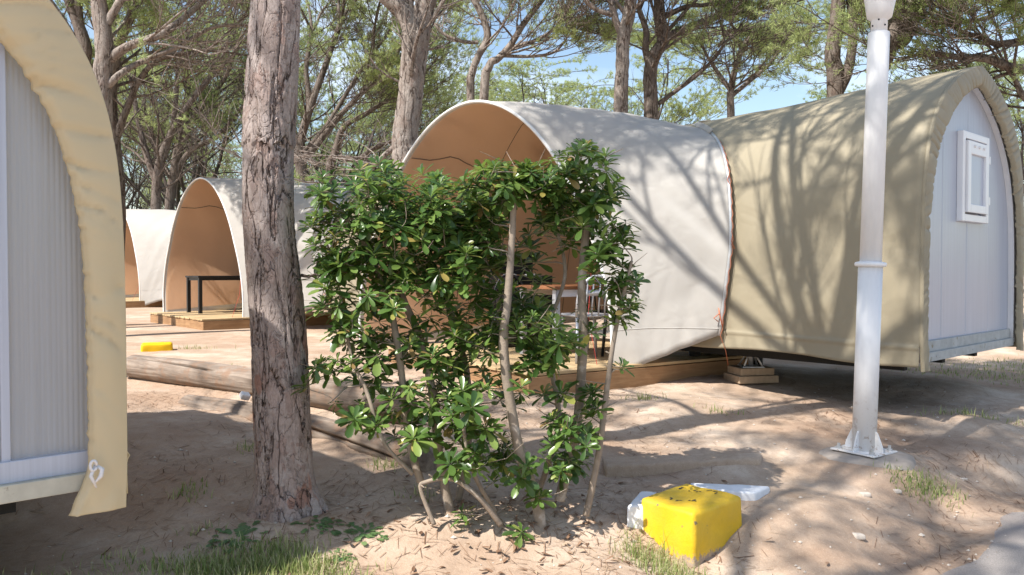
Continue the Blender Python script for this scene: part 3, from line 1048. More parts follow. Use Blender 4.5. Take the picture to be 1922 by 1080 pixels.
# ------------------------------------------------------------------ painted blocks
def rough_block(name, corners, z0, z1, mat, label, cat, r=.03, seed=0, amp=.008, parent=None, group=None):
    """corners: 4 ground points in order, ccw; a rounded worn block"""
    c = sum((Vector((p[0], p[1], 0)) for p in corners), Vector()) / 4
    me = bpy.data.meshes.new(name)
    n = len(corners)
    vs = [(p[0] - c.x, p[1] - c.y, 0) for p in corners] + [((p[0] - c.x) * .975, (p[1] - c.y) * .975, z1 - z0) for p in corners]
    me.from_pydata(vs, [], [(3, 2, 1, 0), (4, 5, 6, 7)] + [(i, (i + 1) % 4, (i + 1) % 4 + 4, i + 4) for i in range(4)])
    import bmesh
    bm = bmesh.new(); bm.from_mesh(me)
    bmesh.ops.bevel(bm, geom=bm.edges[:], offset=r, segments=4, profile=.5, affect='EDGES')
    bmesh.ops.triangulate(bm, faces=[f for f in bm.faces if len(f.verts) > 4])
    for _ in range(3): bmesh.ops.subdivide_edges(bm, edges=[e for e in bm.edges if e.calc_length() > .03], cuts=1, use_grid_fill=True)
    bmesh.ops.recalc_face_normals(bm, faces=bm.faces)
    for v in bm.verts:
        d = noise.noise(v.co * 6 + Vector((seed, 0, 0))) * amp + noise.noise(v.co * 17 + Vector((0, seed, 0))) * amp * .45
        v.co += v.normal * d
    bm.to_mesh(me); bm.free()
    me.polygons.foreach_set('use_smooth', [True] * len(me.polygons)); me.materials.append(M[mat])
    ob = bpy.data.objects.new(name, me); C.objects.link(ob); ob.location = (c.x, c.y, z0)
    return tag(ob, label, cat, group)


yb = rough_block('painted_block', [(.876, 3.82), (1.205, 4.12), (.965, 4.40), (.652, 4.09)], -.43, -.132, 'yellow', 'chipped yellow concrete block with faint black stencilled marks at front right', 'concrete block', .022, 3, .007)
# faint black stencil strokes worn off the top
mk = MB(); rr = random.Random(8)
ex = (Vector((1.185, 4.12, 0)) - Vector((.88, 3.85, 0))).normalized(); ey = Vector((-ex.y, ex.x, 0))
cc = Vector((.925, 4.105, -.1335))
for (u, v, du, dv, wd) in ((-.115, .045, .03, .01, .010), (-.10, .02, .012, -.028, .009), (-.125, .005, .022, .0, .009), (-.085, .05, .0, .02, .008), (-.07, -.055, .04, .006, .012), (-.06, -.075, .014, .03, .009), (-.075, -.04, .02, .006, .009),
                           (.06, .12, .05, .012, .013), (.10, .055, .03, .004, .009), (.12, .035, -.01, -.02, .008), (.085, .03, .02, .0, .008), (.15, .01, .025, -.018, .010), (.165, -.02, .0, -.03, .010), (.12, -.06, .03, .004, .010), (.07, .06, .012, .012, .008)):
    p = cc + ex * u + ey * v; q = p + ex * du + ey * dv
    d = (q - p).normalized(); s = Vector((-d.y, d.x, 0)) * wd / 2
    m_ = 4
    top = []; bot = []
    for k in range(m_ + 1):
        t = k / m_; j = 1 + rr.uniform(-.45, .3)
        c2 = p + (q - p) * t
        top.append(c2 + s * j); bot.append(c2 - s * j)
    mk.grid([top, bot])
from mathutils.bvhtree import BVHTree
bv = BVHTree.FromPolygons([v.co.copy() for v in yb.data.vertices], [tuple(f.vertices) for f in yb.data.polygons])
out_ = []
for v in mk.v:
    h_ = bv.ray_cast(Vector(v) - yb.location + Vector((0, 0, 1)), Vector((0, 0, -1)))
    out_.append(tuple(h_[0] + Vector((0, 0, .0022))) if h_[0] else tuple(Vector(v) - yb.location))
mk.v = out_
mk.build('stencil_mark', M['black_metal'], yb)['kind'] = 'stuff'

rough_block('kerb_stone', [(.585, 4.06), (.70, 4.08), (.80, 4.36), (.70, 4.34)], -.33, -.168, 'white_stone', 'short white painted stone on the shrub side of the yellow block', 'kerb stone', .012, 9, .006, group='white kerb pieces')
rough_block('kerb_stone', [(1.0, 4.42), (1.34, 4.36), (1.47, 4.50), (1.02, 4.58)], -.30, -.182, 'white_stone', 'long flat white painted stone behind the yellow block', 'kerb stone', .012, 12, .006, group='white kerb pieces')
rough_block('stone_slab', [(.55, 4.75), (1.55, 4.95), (1.62, 5.1), (.55, 4.98)], -.30, -.128, 'ground', 'half buried grey slab behind the yellow block', 'slab', .02, 21, .012)
fy = at(300, 656, 10.4)
rough_block('painted_block', [(-4.75, 10.2), (-4.41, 10.38), (-4.52, 10.62), (-4.86, 10.44)], -.06, .09, 'yellow_far' if 'yellow_far' in M else 'yellow', 'small low yellow block on the sand far left beyond the logs', 'concrete block', .03, 5)

# ------------------------------------------------------------------ pines
def smooth_poly(pts, n):
    """Catmull-Rom through control points (Vector, radius)"""
    P = [Vector(p) for p, r in pts]; Rr = [r for p, r in pts]
    out = []; rad = []
    m = len(P) - 1
    for i in range(n + 1):
        t = i / n * m; k = min(int(t), m - 1); f = t - k
        p0 = P[max(k - 1, 0)]; p1 = P[k]; p2 = P[k + 1]; p3 = P[min(k + 2, m)]
        out.append(.5 * ((2 * p1) + (p2 - p0) * f + (2 * p0 - 5 * p1 + 4 * p2 - p3) * f * f + (3 * p1 - p0 - 3 * p2 + p3) * f ** 3))
        rad.append(Rr[k] + (Rr[k + 1] - Rr[k]) * f)
    return out, rad


def rvec(r):
    while True:
        v = Vector((r.uniform(-1, 1), r.uniform(-1, 1), r.uniform(-1, 1)))
        if .05 < v.length < 1: return v.normalized()


class Tree:
    def __init__(s, seed, tufts=True):
        s.r = random.Random(seed); s.wood = MB(); s.tp = []; s.td = []
        s.zmin = 4; s.zcap = 99; s.twig = .12; s.bare = .25

    def path(s, start, d, length, r0, level, jit=.22, up=.10, r1=.42, n=None):
        n = n or max(3, int(length / (.28 if level < 3 else .16)))
        pts = [Vector(start)]; rad = [r0]; d = Vector(d).normalized(); ds = [d]
        for i in range(n):
            d = (d + rvec(s.r) * jit + Vector((0, 0, up))).normalized()
            if pts[-1].z > s.zcap: d.z *= .3; d.normalize()
            pts.append(pts[-1] + d * (length / n)); ds.append(d)
            rad.append(r0 + (r0 * r1 - r0) * (i + 1) / n)
        s.wood.tube(pts, rad, (10, 7, 5, 4, 3)[min(level, 4)], cap=False)
        return pts, rad, ds

    def grow(s, start, d, length, r0, level, maxl, bare=False):
        jit = (.12, .2, .24, .22, .22)[min(level, 4)]
        pts, rad, ds = s.path(start, d, length, r0, level, jit, (.05, .07, .10, .16, .16)[min(level, 4)])
        s.kids(pts, rad, ds, length, level, maxl, bare)

    def kids(s, pts, rad, ds, length, level, maxl, bare=False, lo=.3, num=None):
        n = len(pts) - 1
        if level == maxl - 1 and level > 1 and not bare:
            for i in range(n // 2, n + 1): s.tp.append(pts[i] + rvec(s.r) * .07); s.td.append((ds[i] + Vector((0, 0, .5))).normalized())
        if level >= maxl:
            if not bare: s.tuft(pts, ds)
            return
        num = num or (5, 6, 6, 5)[min(level, 3)]
        for k in range(num):
            t = lo + (1 - lo) * (k + s.r.random()) / num
            i = min(int(t * n), n - 1)
            q = s.side(ds[i], level)
            p = pts[i].lerp(pts[i + 1], s.r.random())
            b = bare or (p.z < s.zmin + s.r.uniform(-.6, .6)) or s.r.random() < s.bare * (.4 if level < 2 else .12)
            s.grow(p, q, length * s.r.uniform(.38, .62), max(rad[i] * s.r.uniform(.42, .6), .006), level + 1, maxl if not b else min(maxl, level + 3), b)
        s.grow(pts[-1], ds[-1], length * .45, max(rad[-1], .006), level + 1, maxl, bare)

    def side(s, d, level):
        o = d.cross(rvec(s.r))
        if o.length < .1: o = d.orthogonal()
        o.normalize()
        a = s.r.uniform(.55, 1.1)
        q = d * math.cos(a) + o * math.sin(a)
        q.z = q.z * (.75 if level < 1 else .5) + (.12 if level < 1 else .16)
        return q.normalized()

    def tuft(s, pts, ds):
        tot = len(pts)
        for i in range(1, tot):
            if i / tot < .35: continue
            s.tp.append(pts[i]); s.td.append(ds[i])
            if s.r.random() < .6: s.tp.append(pts[i] + rvec(s.r) * .09); s.td.append((ds[i] + rvec(s.r) * .7).normalized())


def needles(name, tp, td, mat, parent, seed, n=12, ln=(.12, .2), wd=.012, inv=None):
    rs = np.random.RandomState(seed)
    P = np.array([tuple(p) for p in tp]); D = np.array([tuple(p) for p in td])
    if inv is not None: P = P - np.array(inv)
    k = len(P)
    P = np.repeat(P, n, 0); D = np.repeat(D, n, 0)
    rv = rs.normal(size=P.shape); rv /= np.linalg.norm(rv, axis=1, keepdims=True)
    d = D * .45 + rv * .9 + np.array([0, 0, .40]); d /= np.linalg.norm(d, axis=1, keepdims=True)
    ws = np.cross(d, rs.normal(size=P.shape)); ws /= np.linalg.norm(ws, axis=1, keepdims=True)
    l = rs.uniform(ln[0], ln[1], (len(P), 1)); wv = ws * wd / 2
    P = P + rs.normal(size=P.shape) * .02
    v = np.stack([P - wv, P + wv, P + d * l], 1).reshape(-1, 3)
    f = np.arange(len(v)).reshape(-1, 3)
    return np_mesh(name, v, f, mat, parent)


GP = 'umbrella pines of the wood behind the tents'


def finish_tree(t, root, wood_mat, leaf_mat, seed, n=12, ln=(.12, .2), wd=.012, origin=(0, 0, 0)):
    t.wood.build('trunk', M[wood_mat], root, True, origin=origin)
    if t.tp: needles('crown', t.tp, t.td, M[leaf_mat], root, seed, n, ln, wd, inv=origin)


def px_tree(name, label, Y, base_px, stems, seed, wood='bark_mid', leaf='needle', zmin=4.5, zcap=9.5, top_len=2.2, n=18, wd=.013, ln=(.06, .11), side_len=1.0, dead=0, maxl=3, group=None, kidlo=.55):
    """stems: lists of (px, py, width_px, depth offset) that start at the ground or at a fork and
    leave the top of the picture; the crown grows on from their ends"""
    b = at(base_px, 560, Y); bz = gz(b.x, b.y)
    root = thing(name, label, 'tree', (b.x, b.y, bz - .05), 0, group)
    o = (b.x, b.y, bz - .05)
    t = Tree(seed); t.zmin = zmin; t.zcap = zcap
    for si, st in enumerate(stems):
        ctrl = []
        for (px, py, wpx, dy) in st['pts']:
            p = at(px, py, Y + dy); ctrl.append((p, wpx / 2 * (Y + dy) / F))
        if st.get('ground'):
            r0 = ctrl[0][1] * 1.15
            ctrl.insert(0, (Vector((b.x, b.y, bz - .1)), r0))
        pts, rad = smooth_poly(ctrl, 10 * len(ctrl))
        ph = t.r.random() * 9
        t.wood.tube(pts, rad, 14 if rad[0] > .1 else 8, cap=True, jit=lambda i, k: 1 + .10 * noise.noise(Vector((i * .35, k * .9, ph))))
        ds = [(pts[min(i + 1, len(pts) - 1)] - pts[max(i - 1, 0)]).normalized() for i in range(len(pts))]
        # side branches along the stem
        for k in range(st.get('side', 4)):
            tt = st.get('lo', kidlo) + (1 - st.get('lo', kidlo)) * t.r.random()
            i = int(tt * (len(pts) - 2))
            bare = t.r.random() < st.get('bare', .5)
            t.grow(pts[i], t.side(ds[i], 1), side_len * t.r.uniform(.8, 1.8), max(rad[i] * t.r.uniform(.18, .38), .012), 1 if side_len > .8 else 2, maxl if not bare else 3, bare)
        # crown limbs from the end
        m = st.get('limbs', 3)
        for k in range(m):
            a = 2 * PI * (k + t.r.random() * .7) / m
            d = ds[-1] * .9 + Vector((math.cos(a), math.sin(a), .25)) * .75
            t.grow(pts[-1], d, top_len * t.r.uniform(.75, 1.25), rad[-1] * .7, 1, maxl)
    finish_tree(t, root, wood, leaf, seed, n, ln, wd, o)
    return root


# --- the close pine: finely meshed barked trunk
Y0 = 4.1
TK = [(541, 985, 136, 0), (541, 955, 126, 0), (537, 915, 111, 0), (533, 860, 107, 0), (531, 800, 104, 0), (521, 600, 101, 0), (508, 450, 93, 0), (504, 360, 92, 0), (504, 280, 93, 0), (507, 220, 92, 0), (511, 150, 91, 0), (514, 70, 91, 0), (517, 0, 90, 0), (521, -90, 88, 0), (527, -260, 86, 0)]
ctrl = [(at(px, py, Y0 + dy), wpx / 2 * Y0 / F) for px, py, wpx, dy in TK]
near = thing('pine_tree', 'nearest pine with flaking grey and reddish bark standing left of the shrub', 'tree', (ctrl[1][0].x, ctrl[1][0].y, -.22), 0)
no = Vector((ctrl[1][0].x, ctrl[1][0].y, -.22))
pts, rad = smooth_poly(ctrl, 900)
nk = 250
Pn = np.array([tuple(p) for p in pts]) - np.array(no); Rn = np.array(rad)
ang = np.arange(nk) * 2 * PI / nk
flare = np.clip((.22 - (Pn[:, 2])) / .30, 0, 1) ** 1.6
RR = Rn[:, None] * (1 + flare[:, None] * (.10 + .26 * np.maximum(0, np.cos(ang[None, :] * 2.0 - .2)) ** 2 + .10 * np.cos(ang[None, :] * 5 + 1)))
lump = np.array([[noise.noise(Vector((math.cos(a) * 1.1, math.sin(a) * 1.1, z * 1.7))) for a in ang] for z in Pn[::10, 2]])
lump = np.repeat(lump, 10, 0)[:len(Pn)]
if len(lump) < len(Pn): lump = np.vstack([lump, np.repeat(lump[-1:], len(Pn) - len(lump), 0)])
RR = RR * (1 + .035 * lump)
# bark slipping off at mid height: a thicker shell above the ragged edge
edge_z = at(505, 278, Y0).z - no.z
rag = np.array([.035 * noise.noise(Vector((math.cos(a) * 2.5, math.sin(a) * 2.5, 4))) + .02 * noise.noise(Vector((math.cos(a) * 8, math.sin(a) * 8, 4))) for a in ang])
sh = np.clip((Pn[:, 2][:, None] - edge_z - rag[None, :]) / .012, 0, 1) * np.clip(1 - (Pn[:, 2][:, None] - edge_z) / .75, 0, 1)
RR = RR + .008 * sh
Vx = np.stack([Pn[:, 0][:, None] + np.cos(ang)[None, :] * RR, Pn[:, 1][:, None] + np.sin(ang)[None, :] * RR, np.repeat(Pn[:, 2][:, None], nk, 1)], -1).reshape(-1, 3)
i_, k_ = np.meshgrid(np.arange(len(Pn) - 1), np.arange(nk), indexing='ij')
a_ = (i_ * nk + k_).ravel(); b_ = (i_ * nk + (k_ + 1) % nk).ravel()
np_mesh('trunk', Vx, np.stack([a_, b_, b_ + nk, a_ + nk], 1), M['bark_near'], near, True)
# the fork and crown above the picture, which shade the tents
t = Tree(77); t.zmin = 6.5; t.zcap = 10.5
top = pts[-1]; tr = rad[-1]
seg, srad = smooth_poly([(top, tr), (top + Vector((.18, -.02, 1.1)), tr * .92), (top + Vector((.45, -.08, 2.3)), tr * .82)], 16)
t.wood.tube(seg, srad, 12, cap=True)
for (d, l, r_) in (((-.38, .25, 1), 3.0, .06), ((.45, -.2, 1), 3.3, .068), ((.05, .45, 1), 2.7, .05), ((.75, .1, .8), 3.2, .05), ((.2, -.7, .8), 3.0, .05), ((-.6, -.5, .8), 2.8, .045), ((-.9, .7, .7), 3.2, .045), ((-.3, .9, .6), 2.8, .04)):
    p, q, ds = t.path(seg[-1], d, l, r_, 0, .10, .03, .6)
    t.kids(p, q, ds, l, 0, 3, False, .35, 5)
for (d, z, l) in (((1, .3, .45), .6, 1.8), ((.8, .75, .5), 1.3, 2.0), ((-.7, .6, .4), .9, 1.5)):
    t.grow(top + Vector((.05, .02, z)), d, l, .035, 1, 3, True)
t.wood.build('limb', M['bark_mid'], near, True, origin=no)
needles('crown', t.tp, t.td, M['needle'], near, 5, 12, (.10, .18), .012, inv=no)
# broken side twig at right of the trunk
mb = MB()
q = at(566, 517, Y0 - .02); mb.tube([q, at(580, 520, 4.05), at(592, 515, 4.0), at(598, 517, 3.98)], [.009, .007, .006, .003], 7)
mb.build('stub_twig', M['bark_mid'], near, True, origin=no)

# --- second pine outside the frame whose crown dapples the verge
def free_tree(seed, h, fork, spread, r0, zmin, limbs=4, maxl=3, lean=(0, 0), bare=.25, dead=5):
    t = Tree(seed); t.zmin = zmin; t.zcap = h; t.bare = bare
    base = Vector((0, 0, -.15)); topp = Vector((lean[0], lean[1], fork))
    mid = (base + topp) / 2 + Vector((t.r.uniform(-.25, .25), t.r.uniform(-.25, .25), 0))
    pts, rad = smooth_poly([(base, r0 * 1.25), (base + Vector((0, 0, .5)), r0), (mid, r0 * .92), (topp, r0 * .8)], 24)
    ph = t.r.random() * 9
    t.wood.tube(pts, rad, 10, cap=True, jit=lambda i, k: 1 + .08 * noise.noise(Vector((i * .5, k * .9, ph))))
    for k in range(limbs):
        a = 2 * PI * (k + t.r.random() * .6) / limbs
        d = Vector((math.cos(a) * spread, math.sin(a) * spread, 1))
        l = (h - fork) * t.r.uniform(.75, 1.0)
        p, q, ds = t.path(pts[-1 - (k % 3)], d, l, r0 * t.r.uniform(.4, .58), 0, .13, .02, .55)
        t.kids(p, q, ds, l, 0, maxl, False, .3, 5)
    for k in range(dead):      # dead lower branches
        i = int(len(pts) * t.r.uniform(.45, .95)); a = t.r.random() * 2 * PI
        t.grow(pts[i], (math.cos(a), math.sin(a), .35), t.r.uniform(1.2, 2.4), r0 * .2, 1, 3, True)
    return t


def make_proto(seed, label, loc, rz=0, group=GP, leaf='needle', wood='bark_mid', n=15, wd=.014, ln=(.08, .14), **kw):
    root = thing('pine_tree', label, 'tree', loc, rz, group)
    finish_tree(free_tree(seed, **kw), root, wood, leaf, seed, n, ln, wd)
    return root


sh1 = make_proto(31, 'pine beyond the left edge of the view, dappling the verge', (-2.6, .5, -.45), 0, None, dead=0, h=9.5, fork=5.6, spread=.42, r0=.13, zmin=6.3, limbs=3, bare=.5, n=11)

sh2 = make_proto(37, 'pine outside the left edge beside the close tent, dappling its deck', (-5.4, 3.4, -.3), 1.2, None, dead=0, h=9.0, fork=5.4, spread=.6, r0=.13, zmin=6.2, limbs=3, bare=.75, n=10)

# --- pines one can tell apart, from left to right
def stem(*pts, **kw):
    kw['pts'] = [p if len(p) == 4 else (*p, 0) for p in pts]; return kw


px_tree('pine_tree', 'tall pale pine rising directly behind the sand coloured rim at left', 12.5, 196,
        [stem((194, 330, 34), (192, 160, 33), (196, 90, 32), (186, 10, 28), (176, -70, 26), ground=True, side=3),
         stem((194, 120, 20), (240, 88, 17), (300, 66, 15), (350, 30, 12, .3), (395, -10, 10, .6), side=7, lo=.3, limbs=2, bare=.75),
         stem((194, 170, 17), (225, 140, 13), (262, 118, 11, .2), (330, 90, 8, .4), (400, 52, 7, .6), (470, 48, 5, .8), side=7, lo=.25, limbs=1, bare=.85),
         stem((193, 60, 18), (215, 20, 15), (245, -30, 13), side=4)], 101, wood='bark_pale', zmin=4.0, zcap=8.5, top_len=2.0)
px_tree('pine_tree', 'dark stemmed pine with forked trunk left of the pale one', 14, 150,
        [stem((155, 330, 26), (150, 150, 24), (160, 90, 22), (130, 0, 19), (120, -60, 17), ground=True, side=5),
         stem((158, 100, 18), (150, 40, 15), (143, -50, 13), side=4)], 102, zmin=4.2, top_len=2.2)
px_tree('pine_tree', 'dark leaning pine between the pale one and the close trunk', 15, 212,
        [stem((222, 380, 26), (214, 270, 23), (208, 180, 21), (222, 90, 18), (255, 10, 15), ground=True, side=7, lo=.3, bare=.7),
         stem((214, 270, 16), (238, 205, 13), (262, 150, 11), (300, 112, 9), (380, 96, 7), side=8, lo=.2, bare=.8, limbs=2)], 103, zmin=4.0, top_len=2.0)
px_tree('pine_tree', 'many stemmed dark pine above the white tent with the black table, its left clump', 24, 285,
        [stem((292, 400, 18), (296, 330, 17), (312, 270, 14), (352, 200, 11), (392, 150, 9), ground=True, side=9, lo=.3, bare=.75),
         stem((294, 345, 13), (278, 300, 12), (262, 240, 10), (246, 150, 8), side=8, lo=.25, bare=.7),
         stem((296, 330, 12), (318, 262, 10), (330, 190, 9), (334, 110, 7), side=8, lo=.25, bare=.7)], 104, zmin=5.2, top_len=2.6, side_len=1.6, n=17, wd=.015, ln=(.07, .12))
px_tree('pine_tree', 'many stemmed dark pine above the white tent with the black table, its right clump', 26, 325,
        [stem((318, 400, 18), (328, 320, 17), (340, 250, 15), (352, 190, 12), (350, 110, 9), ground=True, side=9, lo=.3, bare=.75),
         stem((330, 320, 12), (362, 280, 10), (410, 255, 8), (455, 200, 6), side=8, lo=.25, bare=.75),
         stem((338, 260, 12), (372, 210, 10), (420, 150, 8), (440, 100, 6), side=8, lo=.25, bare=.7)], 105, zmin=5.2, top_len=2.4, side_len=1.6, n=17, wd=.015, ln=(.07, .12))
px_tree('pine_tree', 'spreading pine just right of the close trunk with long rising bare branches', 19, 575,
        [stem((566, 335, 20), (560, 300, 19), (568, 250, 16), (590, 180, 13), (612, 120, 11), (640, 40, 9), ground=True, side=9, lo=.3, bare=.6),
         stem((563, 310, 14), (600, 265, 13), (640, 215, 11), (690, 165, 9), (735, 120, 8), (760, 60, 7), side=9, lo=.2, bare=.65),
         stem((568, 250, 11), (580, 190, 10), (575, 130, 9), (585, 60, 8), side=7, lo=.3, bare=.5),
         stem((566, 290, 10), (610, 240, 8), (660, 160, 8), (700, 100, 7), side=8, lo=.3, bare=.6)], 106, zmin=4.9, leaf='needle_pale', top_len=2.0, side_len=1.3)
px_tree('pine_tree', 'smaller pine with slanting trunk behind the shrub, left of the thick forked one', 21, 618,
        [stem((618, 335, 15), (628, 290, 14), (645, 240, 11), (685, 215, 9), (740, 180, 7), ground=True, side=9, lo=.3, bare=.6),
         stem((628, 292, 10), (668, 300, 9), (700, 280, 8), (745, 262, 6), side=6, lo=.3, bare=.8)], 107, zmin=3.6, leaf='needle_pale', top_len=2.0, side_len=1.3)
px_tree('pine_tree', 'thick pale pine with forked top directly behind the porch arch', 11.5, 765,
        [stem((762, 330, 50), (760, 265, 50), (770, 180, 47), (778, 100, 49), (782, 52, 56), ground=True, side=3, limbs=0, bare=1.0, lo=.6),
         stem((784, 70, 42), (757, 22, 36), (722, -10, 31), (690, -60, 28), side=2),
         stem((780, 80, 44), (795, 20, 38), (808, -30, 34), (812, -90, 30), side=2),
         stem((776, 75, 22), (768, 10, 17), (766, -60, 13), side=2),
         stem((757, 262, 13), (724, 290, 10), (690, 322, 8, .3), (655, 345, 6, .5), side=5, lo=.3, limbs=1, bare=.9)], 108, wood='bark_pale', zmin=4.6, top_len=2.2)
px_tree('pine_tree', 'twin stemmed pale pine standing above the porch roof, opening like a V', 16.5, 900,
        [stem((884, 195, 15), (886, 140, 14), (898, 105, 13), (915, 70, 14), (905, 30, 13), (878, -20, 12), ground=True, side=5, bare=.7),
         stem((908, 195, 17), (918, 125, 15), (935, 110, 13), (958, 85, 12), (985, 42, 11), (1022, -5, 9), ground=True, side=9, lo=.4, bare=.7),
         stem((952, 90, 8), (1000, 78, 7), (1045, 50, 6), (1070, 5, 5), side=7, lo=.2, bare=.8, limbs=2),
         stem((945, 105, 7), (1000, 106, 6), (1040, 98, 5), (1062, 75, 4), side=6, lo=.2, bare=.8, limbs=1),
         stem((898, 80, 8), (868, 78, 7), (836, 66, 6), (815, 45, 5), side=5, lo=.2, bare=.8, limbs=1)], 109, wood='bark_pale', leaf='needle_pale', zmin=4.8, top_len=1.7)
px_tree('pine_tree', 'slim pale straight pine beside the dark crooked one behind the white canvas', 14.5, 1166,
        [stem((1165, 212, 26), (1168, 130, 25), (1170, 70, 25), (1180, 30, 24), (1188, -40, 21), ground=True, side=3, bare=.9, lo=.5),
         stem((1172, 78, 14), (1158, 45, 13), (1148, 5, 13), (1140, -50, 12), side=2, bare=.8),
         stem((1156, 28, 11), (1128, 22, 9), (1102, 5, 8), (1085, -25, 7), side=4, bare=.8)], 110, wood='bark_pale', top_len=2.0, zmin=4.8)
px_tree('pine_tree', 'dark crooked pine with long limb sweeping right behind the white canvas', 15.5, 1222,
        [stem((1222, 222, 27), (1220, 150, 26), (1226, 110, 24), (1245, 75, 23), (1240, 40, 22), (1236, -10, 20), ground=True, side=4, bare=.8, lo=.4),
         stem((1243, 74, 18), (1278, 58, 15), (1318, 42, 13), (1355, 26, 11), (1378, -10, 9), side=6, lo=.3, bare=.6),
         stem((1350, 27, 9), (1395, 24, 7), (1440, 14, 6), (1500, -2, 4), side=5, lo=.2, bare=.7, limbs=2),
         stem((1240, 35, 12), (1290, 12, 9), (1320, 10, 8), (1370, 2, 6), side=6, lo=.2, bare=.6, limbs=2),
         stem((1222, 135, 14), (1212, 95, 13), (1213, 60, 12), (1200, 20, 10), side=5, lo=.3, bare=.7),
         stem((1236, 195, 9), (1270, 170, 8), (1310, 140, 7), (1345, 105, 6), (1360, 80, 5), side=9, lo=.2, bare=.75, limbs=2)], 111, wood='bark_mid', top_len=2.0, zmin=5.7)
px_tree('pine_tree', 'broad crowned grey twigged pine against the blue sky right of the crooked one', 23, 1385,
        [stem((1372, 220, 14), (1372, 170, 13), (1380, 130, 11), (1392, 95, 9), ground=True, side=9, lo=.4, bare=.5, limbs=4),
         stem((1373, 180, 9), (1410, 150, 8), (1445, 120, 6), (1465, 90, 5), side=9, lo=.3, bare=.45),
         stem((1374, 175, 9), (1350, 140, 8), (1330, 110, 6), (1315, 80, 5), side=9, lo=.3, bare=.45)], 112, leaf='needle_pale', zmin=5.2, zcap=7.6, top_len=1.7, side_len=1.3, ln=(.08, .15))
px_tree('pine_tree', 'twin trunked pine with dark flaky bark left of the lamp post', 14, 1570,
        [stem((1568, 180, 31), (1562, 110, 28), (1568, 60, 27), (1574, 0, 24), (1580, -60, 22), ground=True, side=2, bare=1, lo=.8),
         stem((1574, 172, 20), (1590, 140, 19), (1599, 90, 18), (1600, 40, 18), (1592, -40, 16), side=2, bare=1, lo=.8)], 113, top_len=2.0, zmin=6.9)
px_tree('pine_tree', 'leaning forked pine emerging from behind the lamp post', 13, 1655,
        [stem((1645, 200, 33), (1655, 120, 35), (1668, 80, 42), (1690, 68, 42), (1708, 30, 36), (1735, -30, 30), ground=True, side=2, bare=1, lo=.7),
         stem((1672, 82, 26), (1680, 40, 25), (1686, 0, 24), (1695, -50, 22), side=2, bare=1, lo=.7)], 114, top_len=2.2, zmin=6.6)
px_tree('pine_tree', 'pine at far right with low boughs reaching across above the khaki tent', 12.5, 2080,
        [stem((2080, 300, 44), (2060, 120, 40), (2035, 0, 34), (2030, -60, 30), ground=True, side=3),
         stem((2050, 120, 26), (1960, 130, 21), (1900, 128, 18), (1850, 110, 15), (1800, 108, 12), (1742, 100, 8), (1690, 112, 5), side=10, lo=.3, bare=.6, limbs=2),
         stem((2040, 40, 22), (1960, 60, 19), (1915, 78, 16), (1870, 82, 12), (1840, 70, 8), (1800, 60, 6), side=9, lo=.3, bare=.55, limbs=2),
         stem((2035, 0, 20), (1960, 30, 16), (1900, 10, 15), (1880, 18, 11), (1845, 36, 8), (1770, 45, 5), side=9, lo=.3, bare=.5, limbs=2),
         stem((2060, 150, 20), (1985, 200, 16), (1930, 190, 12), (1905, 150, 9), side=6, lo=.3, bare=.6)], 115, leaf='needle', zmin=2.6, zcap=8, top_len=1.8, side_len=1.0)

# --- the wood behind: whole trees copied, each turned and sized its own way
protos = [make_proto(201, 'umbrella pine in the wood behind the tents', (-14, 34, 0), .3, leaf='needle', wood='bark_far', h=9.5, fork=3.2, spread=.75, r0=.17, zmin=5.8, limbs=5, n=17, wd=.017, ln=(.07, .12)),
          make_proto(202, 'umbrella pine in the wood behind the tents', (-6, 31, 0), 1.3, leaf='needle_pale', wood='bark_far', h=9.0, fork=2.6, spread=.85, r0=.15, zmin=5.3, limbs=5, n=17, wd=.017, ln=(.07, .12)),
          make_proto(203, 'umbrella pine in the wood behind the tents', (3, 30, 0), 2.1, leaf='needle_pale', wood='bark_far', h=8.0, fork=2.2, spread=.9, r0=.14, zmin=4.5, limbs=5, n=17, wd=.017, ln=(.07, .12)),
          make_proto(204, 'umbrella pine in the wood behind the tents', (17, 34, 0), .9, leaf='needle', wood='bark_far', h=8.6, fork=3.0, spread=.8, r0=.16, zmin=5.2, limbs=5, n=17, wd=.017, ln=(.07, .12))]
rt = random.Random(6)
spots = [(-21, 30), (-17, 28), (-11, 28), (-9, 38), (-2.5, 37), (1, 42), (7, 40),
         (-26, 42), (-19, 46), (-13, 48), (-6, 47), (0, 52), (22, 33), (27, 38), (-32, 54), (-22, 58), (-11, 60), (-3, 62), (6, 60), (33, 52), (40, 60), (-25, 52), (-29, 62), (-18, 36), (14, 62), (22, 64), (-15, 64)]
for i, (x, y) in enumerate(spots):
    if 12.0 < x / y * 34 < 15.0 and y < 60: pass
    c = copy_tree(protos[i % 4])
    s = rt.uniform(.85, 1.08)
    c.location = (x, y, -.02); c.rotation_euler = (0, 0, rt.uniform(0, 6.28)); c.scale = (s * rt.uniform(.95, 1.1), s * rt.uniform(.95, 1.1), s)
far_wood_bushes = None

